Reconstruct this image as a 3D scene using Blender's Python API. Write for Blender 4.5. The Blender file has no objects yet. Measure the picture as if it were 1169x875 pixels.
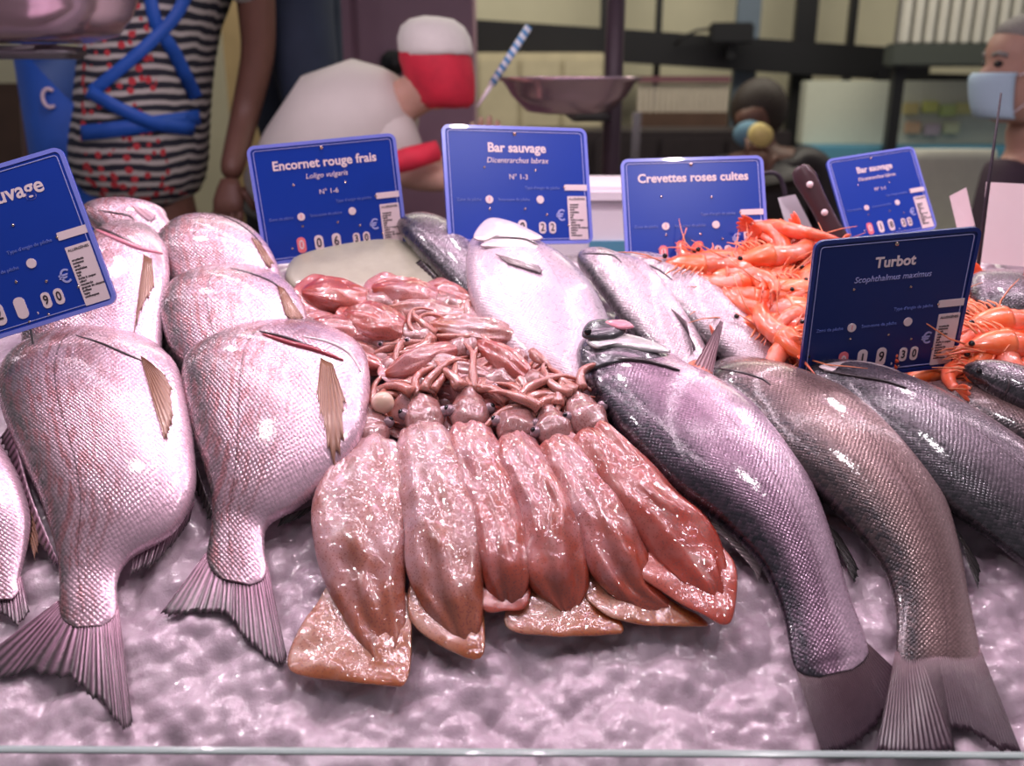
import bpy, bmesh, math, random
from mathutils import Vector, Matrix, noise
from mathutils.bvhtree import BVHTree
R = math.radians
random.seed(7)
SC = bpy.context.scene
COL = SC.collection

# ------------------------------------------------------------------ camera and frame helpers
FPX = 584.5 / math.tan(R(29)); PITCH = R(18)
CR = Vector((1, 0, 0)); CU = Vector((0, math.sin(PITCH), math.cos(PITCH))); CF = Vector((0, math.cos(PITCH), -math.sin(PITCH)))
CAM = Vector((0, -.624, 1.5))
SL = R(25)
NRM = Vector((0, -math.sin(SL), math.cos(SL))); UPS = Vector((0, math.cos(SL), math.sin(SL)))
ICE0 = Vector((0, 0, .98))

def ray(px, py):
    return CF + CR * ((px - 584.5) / FPX) - CU * ((py - 437.5) / FPX)
def P(px, py, h=0):
    """point of the sloping display, h above the ice"""
    r = ray(px, py); t = ((ICE0 + NRM * h - CAM).dot(NRM)) / r.dot(NRM)
    return CAM + r * t
def Q(px, py, Y):
    """point on the upright plane y = Y"""
    r = ray(px, py); return CAM + r * ((Y - CAM.y) / r.y)

# ------------------------------------------------------------------ objects
def tag(o, label=None, cat=None, group=None, kind=None):
    if label: o['label'] = label
    if cat: o['category'] = cat
    if group: o['group'] = group
    if kind: o['kind'] = kind
    return o
def empty(name, loc, rot=None):
    o = bpy.data.objects.new(name, None); COL.objects.link(o)
    o.empty_display_size = .02
    if rot is None: o.location = loc
    else: o.matrix_world = Matrix.Translation(loc) @ rot
    return o
def mesh_obj(name, verts, faces, mat, parent=None, smooth=True, uvs=None, origin=None, local=False):
    """verts in world space (or in the parent's space when local)"""
    me = bpy.data.meshes.new(name)
    if parent is not None and not local:
        inv = parent_world(parent).inverted(); verts = [inv @ Vector(v) for v in verts]
    if parent is None and not local:
        if origin is None:
            n = len(verts); c = sum((Vector(v) for v in verts), Vector()) / n
            zmin = min(v[2] for v in verts); origin = Vector((c.x, c.y, zmin))
        verts = [Vector(v) - origin for v in verts]
    me.from_pydata([tuple(v) for v in verts], [], faces)
    if uvs:
        for nm, lst in uvs.items():
            l = me.uv_layers.new(name=nm)
            for lp in me.loops: l.data[lp.index].uv = lst[lp.vertex_index]
    if smooth:
        for p in me.polygons: p.use_smooth = True
    me.update()
    o = bpy.data.objects.new(name, me); COL.objects.link(o)
    if mat:
        for m in (mat if isinstance(mat, list) else [mat]): me.materials.append(m)
    if parent is not None: o.parent = parent
    elif origin is not None: o.location = origin
    fix_normals(me)
    return o
def fix_normals(me):
    bm = bmesh.new(); bm.from_mesh(me)
    bmesh.ops.recalc_face_normals(bm, faces=bm.faces); bm.to_mesh(me); bm.free()
def parent_world(p):
    m = p.matrix_basis.copy()
    if p.parent: m = parent_world(p.parent) @ m
    return m

class MB:
    """collects shapes into one mesh"""
    def __init__(s): s.v = []; s.f = []
    def add(s, v, f):
        k = len(s.v); s.v += [Vector(a) for a in v]; s.f += [tuple(i + k for i in q) for q in f]; return s
    def box(s, c, d, rot=None, bev=0):
        bm = bmesh.new(); bmesh.ops.create_cube(bm, size=1)
        for v in bm.verts: v.co = Vector((v.co.x * d[0], v.co.y * d[1], v.co.z * d[2]))
        if bev: bmesh.ops.bevel(bm, geom=bm.edges[:] , offset=bev, segments=2, affect='EDGES')
        M = Matrix.Translation(Vector(c)) @ (rot.to_4x4() if rot else Matrix.Identity(4))
        s.add([M @ v.co for v in bm.verts], [tuple(v.index for v in f.verts) for f in bm.faces]); bm.free(); return s
    def tube(s, pts, rad, n=8):
        pts = [Vector(p) for p in pts]
        rr = rad if isinstance(rad, (list, tuple)) else [rad] * len(pts)
        rings = []; up = Vector((.12, .3, 1)).normalized()
        for i, p in enumerate(pts):
            t = (pts[min(i + 1, len(pts) - 1)] - pts[max(i - 1, 0)]).normalized()
            a = up - t * up.dot(t)
            if a.length < 1e-3: a = Vector((1, 0, 0)) - t * t.x
            a.normalize(); up = a; b = t.cross(a)
            rings.append([p + (a * math.cos(2 * math.pi * k / n) + b * math.sin(2 * math.pi * k / n)) * rr[i] for k in range(n)])
        return s.loft(rings)
    def loft(s, rings, cap=True):
        n = len(rings[0]); v = [q for r in rings for q in r]; f = []
        for i in range(len(rings) - 1):
            for k in range(n):
                f.append((i * n + k, i * n + (k + 1) % n, (i + 1) * n + (k + 1) % n, (i + 1) * n + k))
        if cap: f.append(tuple(range(n))); f.append(tuple((len(rings) - 1) * n + k for k in range(n)))
        return s.add(v, f)
    def ball(s, c, r, seg=12):
        r = Vector(r) if hasattr(r, '__len__') else Vector((r, r, r)); bm = bmesh.new()
        bmesh.ops.create_uvsphere(bm, u_segments=seg, v_segments=max(6, seg // 2 + 2), radius=1)
        s.add([Vector(c) + Vector((v.co.x * r.x, v.co.y * r.y, v.co.z * r.z)) for v in bm.verts], [tuple(v.index for v in f.verts) for f in bm.faces]); bm.free(); return s
    def disc(s, c, r, axis, th, n=20):
        axis = Vector(axis).normalized(); a = axis.orthogonal().normalized(); b = axis.cross(a); c = Vector(c)
        return s.loft([[c + axis * z + (a * math.cos(2 * math.pi * k / n) + b * math.sin(2 * math.pi * k / n)) * r for k in range(n)] for z in (-th / 2, th / 2)])
    def build(s, name, mat, parent=None, smooth=True, origin=None, local=False):
        return mesh_obj(name, s.v, s.f, mat, parent, smooth, None, origin, local)

def cr(vals, t):
    """catmull-rom through rows of numbers, t in 0..len-1"""
    n = len(vals); i = min(int(t), n - 2); f = t - i
    p0 = vals[max(i - 1, 0)]; p1 = vals[i]; p2 = vals[i + 1]; p3 = vals[min(i + 2, n - 1)]
    return [.5 * (2 * b + (c - a) * f + (2 * a - 5 * b + 4 * c - d) * f * f + (3 * b - a - 3 * c + d) * f ** 3) for a, b, c, d in zip(p0, p1, p2, p3)]

# ------------------------------------------------------------------ materials
class NT:
    def __init__(s, name):
        s.m = bpy.data.materials.new(name); s.m.use_nodes = True; s.t = s.m.node_tree; s.b = s.t.nodes['Principled BSDF']
    def n(s, typ, ins=None, **props):
        d = s.t.nodes.new(typ)
        for k, v in props.items(): setattr(d, k, v)
        for k, v in (ins or {}).items():
            if isinstance(v, bpy.types.NodeSocket): s.t.links.new(v, d.inputs[k])
            else: d.inputs[k].default_value = v
        return d
    def set(s, **kw):
        for k, v in kw.items():
            k = k.replace('_', ' ')
            if isinstance(v, bpy.types.NodeSocket): s.t.links.new(v, s.b.inputs[k])
            else: s.b.inputs[k].default_value = v
    def math(s, op, a, b=None, c=None, clamp=False):
        d = s.t.nodes.new('ShaderNodeMath'); d.operation = op; d.use_clamp = clamp
        for i, v in enumerate((a, b, c)):
            if v is None: continue
            if isinstance(v, bpy.types.NodeSocket): s.t.links.new(v, d.inputs[i])
            else: d.inputs[i].default_value = v
        return d.outputs[0]
    def mix(s, f, a, b, mode='MIX'):
        d = s.t.nodes.new('ShaderNodeMix'); d.data_type = 'RGBA'; d.blend_type = mode
        for i, v in ((0, f), (6, a), (7, b)):
            if isinstance(v, bpy.types.NodeSocket): s.t.links.new(v, d.inputs[i])
            else: d.inputs[i].default_value = v if i == 0 else (*v[:3], 1)
        return d.outputs[2]
    def ramp(s, f, stops, interp='LINEAR'):
        d = s.t.nodes.new('ShaderNodeValToRGB'); cr_ = d.color_ramp; cr_.interpolation = interp
        while len(cr_.elements) < len(stops): cr_.elements.new(.5)
        for e, (p, c) in zip(cr_.elements, stops): e.position = p; e.color = (*c[:3], 1) if hasattr(c, '__len__') else (c, c, c, 1)
        s.t.links.new(f, d.inputs[0]); return d.outputs[0]
    def noise(s, vec, scale, detail=2, rough=.5, dim='3D'):
        d = s.n('ShaderNodeTexNoise', {'Scale': scale, 'Detail': detail, 'Roughness': rough}, noise_dimensions=dim)
        if vec is not None: s.t.links.new(vec, d.inputs['Vector'])
        return d.outputs[0]
    def vor(s, vec, scale, rnd=1, dim='3D', feature='F1'):
        d = s.n('ShaderNodeTexVoronoi', {'Scale': scale, 'Randomness': rnd}, voronoi_dimensions=dim, feature=feature)
        s.t.links.new(vec, d.inputs['Vector']); return d
    def bump(s, h, strength, dist=.001, normal=None):
        d = s.n('ShaderNodeBump', {'Strength': strength, 'Distance': dist, 'Height': h})
        if normal is not None: s.t.links.new(normal, d.inputs['Normal'])
        return d.outputs[0]
def simple(name, col, rough=.5, metal=0, var=.08, bump=0, scale=40, **kw):
    m = NT(name); obj = m.n('ShaderNodeTexCoord').outputs['Object']
    nz = m.noise(obj, scale, 3)
    c = m.mix(nz, [x * (1 - var) for x in col], [min(1, x * (1 + var)) for x in col])
    m.set(Base_Color=c, Roughness=rough, Metallic=metal, **kw)
    if bump: m.set(Normal=m.bump(nz, bump, .002))
    return m.m

def fish_mat(name, dorsal, flank, belly, size=.004, metal=.45, rough=.3, blotch=None, bl_amt=.5, line=(0, .2), linecol=(.08, .05, .06), split=(.08, .3, .62), bumpy=.6, coat=.5, head=None):
    m = NT(name)
    met = m.n('ShaderNodeUVMap', uv_map='met').outputs[0]; nrm = m.n('ShaderNodeUVMap', uv_map='nrm').outputs[0]
    sep = m.n('ShaderNodeSeparateXYZ', {0: nrm}); u, v = sep.outputs[0], sep.outputs[1]
    mp = m.n('ShaderNodeMapping', {'Vector': met, 'Rotation': (0, 0, R(45)), 'Scale': (1, 1, 1)}).outputs[0]
    warp = m.n('ShaderNodeTexNoise', {'Vector': met, 'Scale': 35, 'Detail': 1}).outputs[1]
    wv = m.n('ShaderNodeVectorMath', {0: warp, 'Scale': .0035}, operation='SCALE').outputs[0]
    mp2 = m.n('ShaderNodeVectorMath', {0: mp, 1: wv}, operation='ADD').outputs[0]
    vo = m.vor(mp2, 1 / size, .22, '2D'); d = vo.outputs['Distance']; cellc = vo.outputs['Color']
    nz = m.noise(met, 30, 4, .6)
    nz2 = m.noise(met, 160, 3, .6)
    vv = m.math('ADD', m.math('MULTIPLY_ADD', v, .5, .5), m.math('MULTIPLY_ADD', nz, .16, -.08))
    base = m.ramp(vv, [(0, dorsal), (split[0], dorsal), (split[1], flank), (split[2], flank), (min(1, split[2] + .22), belly), (1, belly)])
    # scale edges
    edge = m.ramp(d, [(0, 1.0), (.4, .98), (.62, .62), (.8, .45)])
    vfade = m.ramp(v, [(0, 1), (.45, .8), (.85, .15), (1, 0)])
    base = m.mix(m.math('MULTIPLY', vfade, .4), base, m.mix(1, base, edge, 'MULTIPLY'))
    sepc = m.n('ShaderNodeSeparateColor', {0: cellc}).outputs[0]
    base = m.mix(m.math('MULTIPLY', sepc, .22), base, [min(1, c * 1.35) for c in flank])
    if blotch:
        st = m.n('ShaderNodeMapping', {'Vector': met, 'Scale': (34, 120, 1)}).outputs[0]
        bn = m.noise(st, 1, 4, .65, '2D')
        bmask = m.ramp(bn, [(.46, 0), (.6, 1)])
        vm = m.ramp(vv, [(.0, .6), (.3, 1), (.62, .55), (.8, .0)])
        base = m.mix(m.math('MULTIPLY', m.math('MULTIPLY', bmask, vm), bl_amt), base, blotch)
    if head: base = m.mix(m.ramp(m.math('ADD', u, m.math('MULTIPLY', nz, .06)), [(head[0], 0), (head[0] + .05, .75)]), base, head[1])
    # lateral line
    uu = m.math('MULTIPLY', m.math('SINE', m.math('MULTIPLY', u, 2.6)), line[1])
    dv = m.math('ABSOLUTE', m.math('SUBTRACT', v, m.math('ADD', uu, line[0])))
    ln = m.math('MULTIPLY', m.math('LESS_THAN', dv, .011), m.math('GREATER_THAN', nz2, .42))
    base = m.mix(m.math('MULTIPLY', ln, .7), base, linecol)
    hgt = m.math('SUBTRACT', 1, d)
    hh = m.math('ADD', m.math('MULTIPLY', hgt, m.math('MULTIPLY_ADD', vfade, .8, .2)), m.math('MULTIPLY', nz2, .5))
    hh = m.math('ADD', hh, m.math('MULTIPLY', sepc, .3))
    m.set(Base_Color=base, Metallic=metal, Roughness=m.ramp(nz2, [(.3, rough - .1), (.7, rough + .12)]), Coat_Weight=coat, Coat_Roughness=.09,
          Normal=m.bump(hh, bumpy, size * .35), Coat_IOR=1.7, Coat_Normal=m.bump(m.math('ADD', m.math('MULTIPLY', m.noise(met, 260, 2, .6), .35), m.math('MULTIPLY', nz, 1.2)), .5, .0009), Specular_IOR_Level=.6)
    return m.m
def fin_mat(name, c1, c2, tip, metal=.2, rough=.3, rays=26, root=None):
    m = NT(name); uv = m.n('ShaderNodeUVMap', uv_map='nrm').outputs[0]
    sep = m.n('ShaderNodeSeparateXYZ', {0: uv}); u, v = sep.outputs[0], sep.outputs[1]
    nz = m.noise(uv, 9, 4, .6); s = m.math('SINE', m.math('MULTIPLY', m.math('ADD', u, m.math('MULTIPLY', nz, .015)), rays * 6.283))
    s = m.math('MULTIPLY_ADD', s, .5, .5)
    c = m.mix(s, c1, c2); c = m.mix(m.math('MULTIPLY', m.ramp(v, [(.25, 0), (1, 1)]), m.math('MULTIPLY_ADD', nz, .9, .35), clamp=True), c, tip)
    if root: c = m.mix(m.ramp(m.math('ADD', v, m.math('MULTIPLY_ADD', nz, .2, -.1)), [(.02, 1), (.3, 0)]), c, root)
    m.set(Base_Color=c, Metallic=metal, Roughness=rough, Coat_Weight=.5, Coat_Roughness=.15, Normal=m.bump(s, .5, .0008))
    return m.m
def squid_mat(name, pale, dark, amt, dot=(.22, .05, .04)):
    m = NT(name); uv = m.n('ShaderNodeTexCoord').outputs['Object']
    n1 = m.noise(uv, 22, 4, .6); n2 = m.noise(uv, 70, 3, .6)
    un = m.n('ShaderNodeSeparateXYZ', {0: m.n('ShaderNodeUVMap', uv_map='nrm').outputs[0]}); tipf = m.ramp(un.outputs[0], [(0, 1), (.5, 0)])
    k = m.ramp(m.math('ADD', n1, m.math('MULTIPLY', tipf, .32)), [(.5 - amt * .3, 0), (.80 - amt * .2, 1)])
    base = m.mix(k, pale, dark)
    stk = m.math('ABSOLUTE', m.math('ADD', un.outputs[1], m.math('MULTIPLY_ADD', n2, .5, -.05)))
    base = m.mix(m.math('MULTIPLY', m.ramp(stk, [(.02, 1), (.2, 0)]), .5), base, [q * .55 for q in dark])
    dt = m.vor(uv, 400, 1).outputs['Distance']; dens = m.ramp(n1, [(.3, .18), (.7, .44)])
    dm = m.math('LESS_THAN', dt, dens)
    base = m.mix(m.math('MULTIPLY', dm, .75), base, dot)
    st = m.n('ShaderNodeMapping', {'Vector': uv, 'Scale': (1, 1, 1)}).outputs[0]
    w = m.noise(st, 42, 1.5, .55); w = m.math('POWER', m.math('SUBTRACT', 1, m.math('ABSOLUTE', m.math('MULTIPLY_ADD', w, 4, -2)), clamp=True), 3); w2 = m.noise(st, 34, 2, .5)
    nb = m.bump(m.math('ADD', m.math('MULTIPLY', w, .55), m.math('ADD', m.math('MULTIPLY', w2, 1.6), m.math('MULTIPLY', m.noise(st, 170, 2), .22))), 1.0, .0016)
    m.set(Base_Color=base, Roughness=.32, Subsurface_Weight=.45, Subsurface_Radius=(.02, .007, .005), Subsurface_Scale=.5, Coat_Weight=1, Coat_IOR=1.75, Coat_Roughness=.05, Coat_Normal=nb, Normal=m.bump(w2, .3, .002), Specular_IOR_Level=.6)
    return m.m

M = {}
# breams: silver-pink, darker back
M['bream'] = fish_mat('bream_skin', (.09, .09, .085), (.56, .38, .44), (.74, .50, .60), .0042, .42, .27, blotch=(.36, .14, .15), bl_amt=.85, line=(-.12, -.16), bumpy=.6, split=(.09, .32, .55), head=(.83, (.26, .22, .23)))
M['bass'] = fish_mat('bass_skin', (.018, .018, .026), (.21, .125, .18), (.62, .45, .55), .0033, .5, .27, line=(.0, .24), linecol=(.12, .05, .08), split=(.16, .38, .50), bumpy=.4)
M['bass_brown'] = fish_mat('bass_brown_skin', (.03, .025, .03), (.24, .15, .145), (.45, .32, .32), .0033, .45, .27, line=(.05, .2), linecol=(.1, .05, .06), split=(.18, .42, .7), bumpy=.42)
M['bass_dark'] = fish_mat('bass_dark_skin', (.03, .03, .035), (.20, .16, .19), (.60, .46, .5), .0033, .5, .25, line=(.1, .1), split=(.2, .5, .75), bumpy=.45)
M['bass_pale'] = fish_mat('bass_pale_skin', (.62, .48, .53), (.56, .42, .50), (.26, .26, .30), .0033, .3, .3, line=(.35, .02), linecol=(.35, .25, .3), split=(.1, .5, .8), bumpy=.4)
M['bass_mid'] = fish_mat('bass_mid_skin', (.08, .08, .08), (.48, .38, .42), (.68, .54, .60), .0033, .45, .27, line=(.1, .05), split=(.02, .18, .5), bumpy=.45)
M['bass_flip'] = fish_mat('bass_flip_skin', (.86, .76, .78), (.66, .54, .58), (.12, .12, .12), .0033, .45, .27, line=(.3, .02), split=(.1, .4, .72), bumpy=.8)
M['fin_bream'] = fin_mat('bream_fin', (.08, .04, .05), (.55, .30, .42), (.05, .05, .05), .3, .25, 22, (.62, .38, .48))
M['fin_brown'] = fin_mat('pectoral_fin', (.17, .065, .03), (.34, .16, .09), (.36, .19, .14), .1, .3, 9)
M['fin_dark'] = fin_mat('dark_fin', (.06, .03, .04), (.13, .07, .085), (.035, .018, .032), .15, .32, 46, (.26, .17, .19))
M['fin_grey'] = fin_mat('grey_fin', (.28, .22, .23), (.52, .42, .42), (.30, .24, .26), .1, .25, 12)
M['fin_pink'] = fin_mat('pink_fin', (.55, .30, .35), (.70, .48, .52), (.45, .30, .36), .1, .25, 8)
M['fin_black'] = fin_mat('black_fin', (.02, .02, .02), (.08, .06, .06), (.02, .02, .02), .2, .3, 14)
M['gill'] = simple('gill_flesh', (.35, .03, .05), .3, Coat_Weight=1.0)
M['gill_dark'] = simple('gill_dark', (.04, .025, .03), .3, Coat_Weight=.6)
M['gill_pink'] = simple('gill_pink', (.72, .25, .32), .25, Coat_Weight=1.0)
M['plate'] = simple('gill_plate', (.55, .52, .52), .28, .35, .3, .5, 90, Coat_Weight=.8)
M['plate_pale'] = simple('pale_plate', (.74, .62, .64), .28, .25, .2, .4, 90, Coat_Weight=.8)
M['plate_dark'] = simple('dark_plate', (.09, .085, .095), .25, .4, .5, .6, 120, Coat_Weight=.8)
M['eye'] = simple('eye_black', (.01, .01, .012), .08)
M['eye_gold'] = simple('eye_gold', (.55, .45, .25), .2, .6)

# ------------------------------------------------------------------ fish
class Surf:
    def __init__(s, verts, faces): s.b = BVHTree.FromPolygons(verts, faces); s.v = verts
    def hit(s, px, py, lift=.0015, fallback=None):
        d = ray(px, py).normalized(); loc, n, i, dd = s.b.ray_cast(CAM, d)
        if loc is None: return P(px, py, fallback if fallback is not None else .03)
        if n.dot(d) > 0: n = -n
        return loc + n * lift

def body_mesh(name, st, mat, parent, nr=72, ns=48, p=.85, wob=0):
    """st: rows (Lx,Ly,Rx,Ry,h,th) from tail to head; L edge is v=-1"""
    rows = [cr(st, i * (len(st) - 1) / (nr - 1)) for i in range(nr)]
    Ls = [P(r[0], r[1], r[4]) for r in rows]; Rs = [P(r[2], r[3], r[4]) for r in rows]; cs = [(a + b) / 2 for a, b in zip(Ls, Rs)]
    V = []; met = []; nrm = []; s = 0
    for i in range(nr):
        if i: s += (cs[i] - cs[i - 1]).length
        t = (cs[min(i + 1, nr - 1)] - cs[max(i - 1, 0)]).normalized(); b = (Rs[i] - Ls[i]) / 2; n = b.cross(t).normalized()
        if n.dot(NRM) < 0: n = -n
        w = b.length; th = max(.001, rows[i][5])
        for k in range(ns):
            a = 2 * math.pi * k / ns; x = math.cos(a); z = math.sin(a); z = math.copysign(abs(z) ** p, z)
            q = cs[i] + b * x + n * th * z
            if wob:
                e_ = noise.noise(Vector((s * 14, x * 2.2 + cs[0].x * 40, 3))) * 1.5 + noise.noise(Vector((s * 45, x * 5, 7 + cs[0].x * 40))) * .6
                wb = wob * min(1, w / .022); q += n * (e_ * wob * min(1, w / .022) * max(0, z)) + b.normalized() * noise.noise(Vector((s * 22, z * 2, cs[0].x * 50))) * wb * .6
            V.append(q); met.append((s, x * w)); nrm.append((i / (nr - 1), x))
    F = [(i * ns + k, i * ns + (k + 1) % ns, (i + 1) * ns + (k + 1) % ns, (i + 1) * ns + k) for i in range(nr - 1) for k in range(ns)]
    # rounded ends
    F += [tuple(range(ns)), tuple((nr - 1) * ns + k for k in range(ns))]
    o = mesh_obj(name, V, F, mat, parent, True, {'met': met, 'nrm': nrm})
    return o, Surf(V, F)

def poly_at(pl, t):
    return cr(pl, t * (len(pl) - 1)) if len(pl) > 2 else [a + (b - a) * t for a, b in zip(pl[0], pl[1])]
def lin_at(pl, t):
    x = t * (len(pl) - 1); i = min(int(x), len(pl) - 2); f = x - i
    return [a + (b - a) * f for a, b in zip(pl[i], pl[i + 1])]
def fan(name, base, tip, mat, parent, rays=22, nv=10, th=.0012, jag=.06, surf=None, lift=.002, curve=0, seed=1, lin=False, sag=0):
    """a rayed fin between two polylines of (px,py,h)"""
    rnd = random.Random(seed); nu = rays * 4 + 1
    jg = [rnd.uniform(-jag, jag * .4) for _ in range(rays + 1)]
    T = []; B = []; uv = []
    at = lin_at if lin else poly_at
    def pt(q, extra=0):
        if surf: return surf.hit(q[0], q[1], lift + extra, q[2])
        return P(q[0], q[1], q[2] + extra)
    for j in range(nv + 1):
        for i in range(nu):
            u = i / (nu - 1); v = j / nv; ridx = i / 4; r0 = int(min(ridx, rays - 1)); fr = ridx - r0
            e = jg[r0] * (1 - fr) + jg[min(r0 + 1, rays)] * fr
            e += -.5 * jag * abs(math.sin(math.pi * ridx))
            a = poly_at(base, u) if len(base) > 1 else base[0]; b = at(tip, u)
            vv = v * (1 + e * v)
            q = [x + (y - x) * vv for x, y in zip(a, b)]
            rg = math.cos(2 * math.pi * ridx) * th * .6 * (1 - .4 * v) + curve * math.sin(math.pi * v) + sag * math.sin(math.pi * u) * v
            w = pt(q, rg); T.append(w); uv.append((u, v))
    nT = len(T)
    for q in T: B.append(q - NRM * th * .9)
    V = T + B; n = nu; F = []
    for j in range(nv):
        for i in range(n - 1):
            a = j * n + i; F.append((a, a + 1, a + n + 1, a + n)); F.append((nT + a, nT + a + n, nT + a + n + 1, nT + a + 1))
    for i in range(n - 1):
        a = i; F.append((a, nT + a, nT + a + 1, a + 1)); a = nv * n + i; F.append((a, a + 1, nT + a + 1, nT + a))
    for j in range(nv):
        a = j * n; F.append((a, a + n, nT + a + n, nT + a)); a = j * n + n - 1; F.append((a, nT + a, nT + a + n, a + n))
    return mesh_obj(name, V, F, mat, parent, True, {'nrm': uv + uv, 'met': uv + uv})

def pad(name, outline, mat, parent, h=.01, th=.004, surf=None, lift=.001, nk=7, sm=6, wav=0, seed=0, dome=1, closed=True):
    """a soft flat piece with a rounded rim inside a pixel outline; outline rows (px,py[,h])"""
    ol = [(*q, h) if len(q) == 2 else q for q in outline]; n0 = len(ol); ring = []
    for i in range(n0):
        for k in range(sm):
            f = k / sm; p0, p1, p2, p3 = ol[i - 1], ol[i], ol[(i + 1) % n0], ol[(i + 2) % n0]
            ring.append([.5 * (2 * b + (c - a) * f + (2 * a - 5 * b + 4 * c - d) * f * f + (3 * b - a - 3 * c + d) * f ** 3) * 1.0 for a, b, c, d in zip(p0, p1, p2, p3)])
    n = len(ring); cx = [sum(r[k] for r in ring) / n for k in range(3)]
    V = []; uv = []
    def put(q, z, rr):
        w = surf.hit(q[0], q[1], lift, q[2]) if surf else P(q[0], q[1], q[2])
        w = w + NRM * z
        if wav: w += NRM * noise.noise(w * 45 + Vector((seed, 0, 0))) * wav * rr
        return w
    fr = [math.sin(math.pi / 2 * (k + 1) / nk) for k in range(nk)]
    V.append(put(cx, th * dome, 1)); uv.append((.5, .5))
    for r in fr:
        for i in range(n):
            q = [c + (a - c) * r for a, c in zip(ring[i], cx)]
            V.append(put(q, th * max(0, 1 - r ** 3) ** .5 * dome, 1)); uv.append((.5 + .5 * r * math.cos(6.283 * i / n), .5 + .5 * r * math.sin(6.283 * i / n)))
    k0 = len(V)
    V.append(put(cx, -th * .5, 1)); uv.append((.5, .5))
    for r in fr[:-1]:
        for i in range(n):
            q = [c + (a - c) * r for a, c in zip(ring[i], cx)]
            V.append(put(q, -th * .5 * max(0, 1 - r ** 3) ** .5, 1)); uv.append((.5, .5))
    F = [(0, 1 + i, 1 + (i + 1) % n) for i in range(n)] + [(k0, k0 + 1 + (i + 1) % n, k0 + 1 + i) for i in range(n)]
    for k in range(nk - 1):
        for i in range(n): a = 1 + k * n; F.append((a + i, a + n + i, a + n + (i + 1) % n, a + (i + 1) % n))
    for k in range(nk - 2):
        for i in range(n): a = k0 + 1 + k * n; F.append((a + i, a + (i + 1) % n, a + n + (i + 1) % n, a + n + i))
    a = k0 + 1 + (nk - 2) * n; b = 1 + (nk - 1) * n
    for i in range(n): F.append((a + i, a + (i + 1) % n, b + (i + 1) % n, b + i))
    return mesh_obj(name, V, F, mat, parent, True, {'nrm': uv, 'met': uv}), Surf(V, F)

def strip(name, line, mat, parent, surf, rad=.0015, lift=.0, n=28, fb=.03):
    pts = [surf.hit(*poly_at(line, i / (n - 1)), lift, fb) for i in range(n)]
    rr = [rad * (.25 + .75 * math.sin(math.pi * i / (n - 1)) ** .6) for i in range(n)]
    return MB().tube(pts, rr, 8).build(name, mat, parent)

def fish(name, label, cat, st, mat, group=None):
    m = st[len(st) // 2]; c = P((m[0] + m[2]) / 2, (m[1] + m[3]) / 2, 0)
    root = empty(name, c); tag(root, label, cat, group)
    a0, a1 = st[0], st[1]; m0 = ((a0[0] + a0[2]) / 2, (a0[1] + a0[3]) / 2); m1 = ((a1[0] + a1[2]) / 2, (a1[1] + a1[3]) / 2); l_ = math.hypot(m0[0] - m1[0], m0[1] - m1[1]); dx, dy = (m0[0] - m1[0]) / l_, (m0[1] - m1[1]) / l_
    def ext(d, k, th): return (m0[0] + (a0[0] - m0[0]) * k + dx * d, m0[1] + (a0[1] - m0[1]) * k + dy * d, m0[0] + (a0[2] - m0[0]) * k + dx * d, m0[1] + (a0[3] - m0[1]) * k + dy * d, a0[4] + .0005, th)
    st = [ext(24, .45, .0012), ext(15, .86, .0028)] + list(st)
    b, s = body_mesh('body', st, mat, root)
    return root, s

def tail(root, base, tip, mat, **k): return fan('tail_fin', base, tip, mat, root, lin=True, nv=14, **k)

# ---- sea breams on the left
BG = 'silver pink sea breams heaped on the left'
def hidden_head(root, s, px, py, h, r=.012): pass

# A : front left
st = [(68,694,134,690,.011,.007),(68,660,134,664,.014,.009),(64,625,148,638,.019,.014),(48,575,198,606,.028,.022),(28,530,222,560,.036,.028),(6,480,221,505,.043,.031),(-2,440,214,458,.049,.032),(8,412,205,424,.052,.031),(32,396,192,410,.044,.028),(60,385,180,402,.028,.024),(85,380,165,392,.012,.016),(110,378,140,384,.0,.006)]
fa, sa = fish('sea_bream', 'largest silver pink sea bream, front left, its tail spread nearest the glass', 'fish', st, M['bream'], BG)
tail(fa, [(66,686,.011),(100,694,.013),(135,690,.011)], [(-22,752,.006),(-4,778,.006),(30,768,.006),(78,776,.006),(100,792,.006),(128,820,.006),(143,842,.006),(152,830,.006)], M['fin_bream'], rays=30, jag=.05, th=.0011)
fan('pectoral_fin', [(160,408,.06),(164,410,.06),(168,413,.06)], [(190,512,.05),(197,488,.05),(198,455,.05),(190,432,.05)], M['fin_brown'], fa, 9, 12, .001, .1, sa, .0022, seed=3)
strip('gill_slit', [(86,383),(115,392),(145,405),(162,412)], M['gill_dark'], fa, sa, .0016)
fan('anal_fin', [(222,572,.018),(195,606,.016),(155,628,.014)], [(216,596,.009),(185,636,.009),(148,660,.009)], M['fin_bream'], fa, 14, 6, .001, .15, seed=5)
fan('dorsal_fin', [(14,480,.03),(34,560,.022),(66,640,.014)], [(0,500,.022),(22,585,.01),(62,648,.009)], M['fin_bream'], fa, 16, 5, .001, .3, seed=6)
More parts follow.
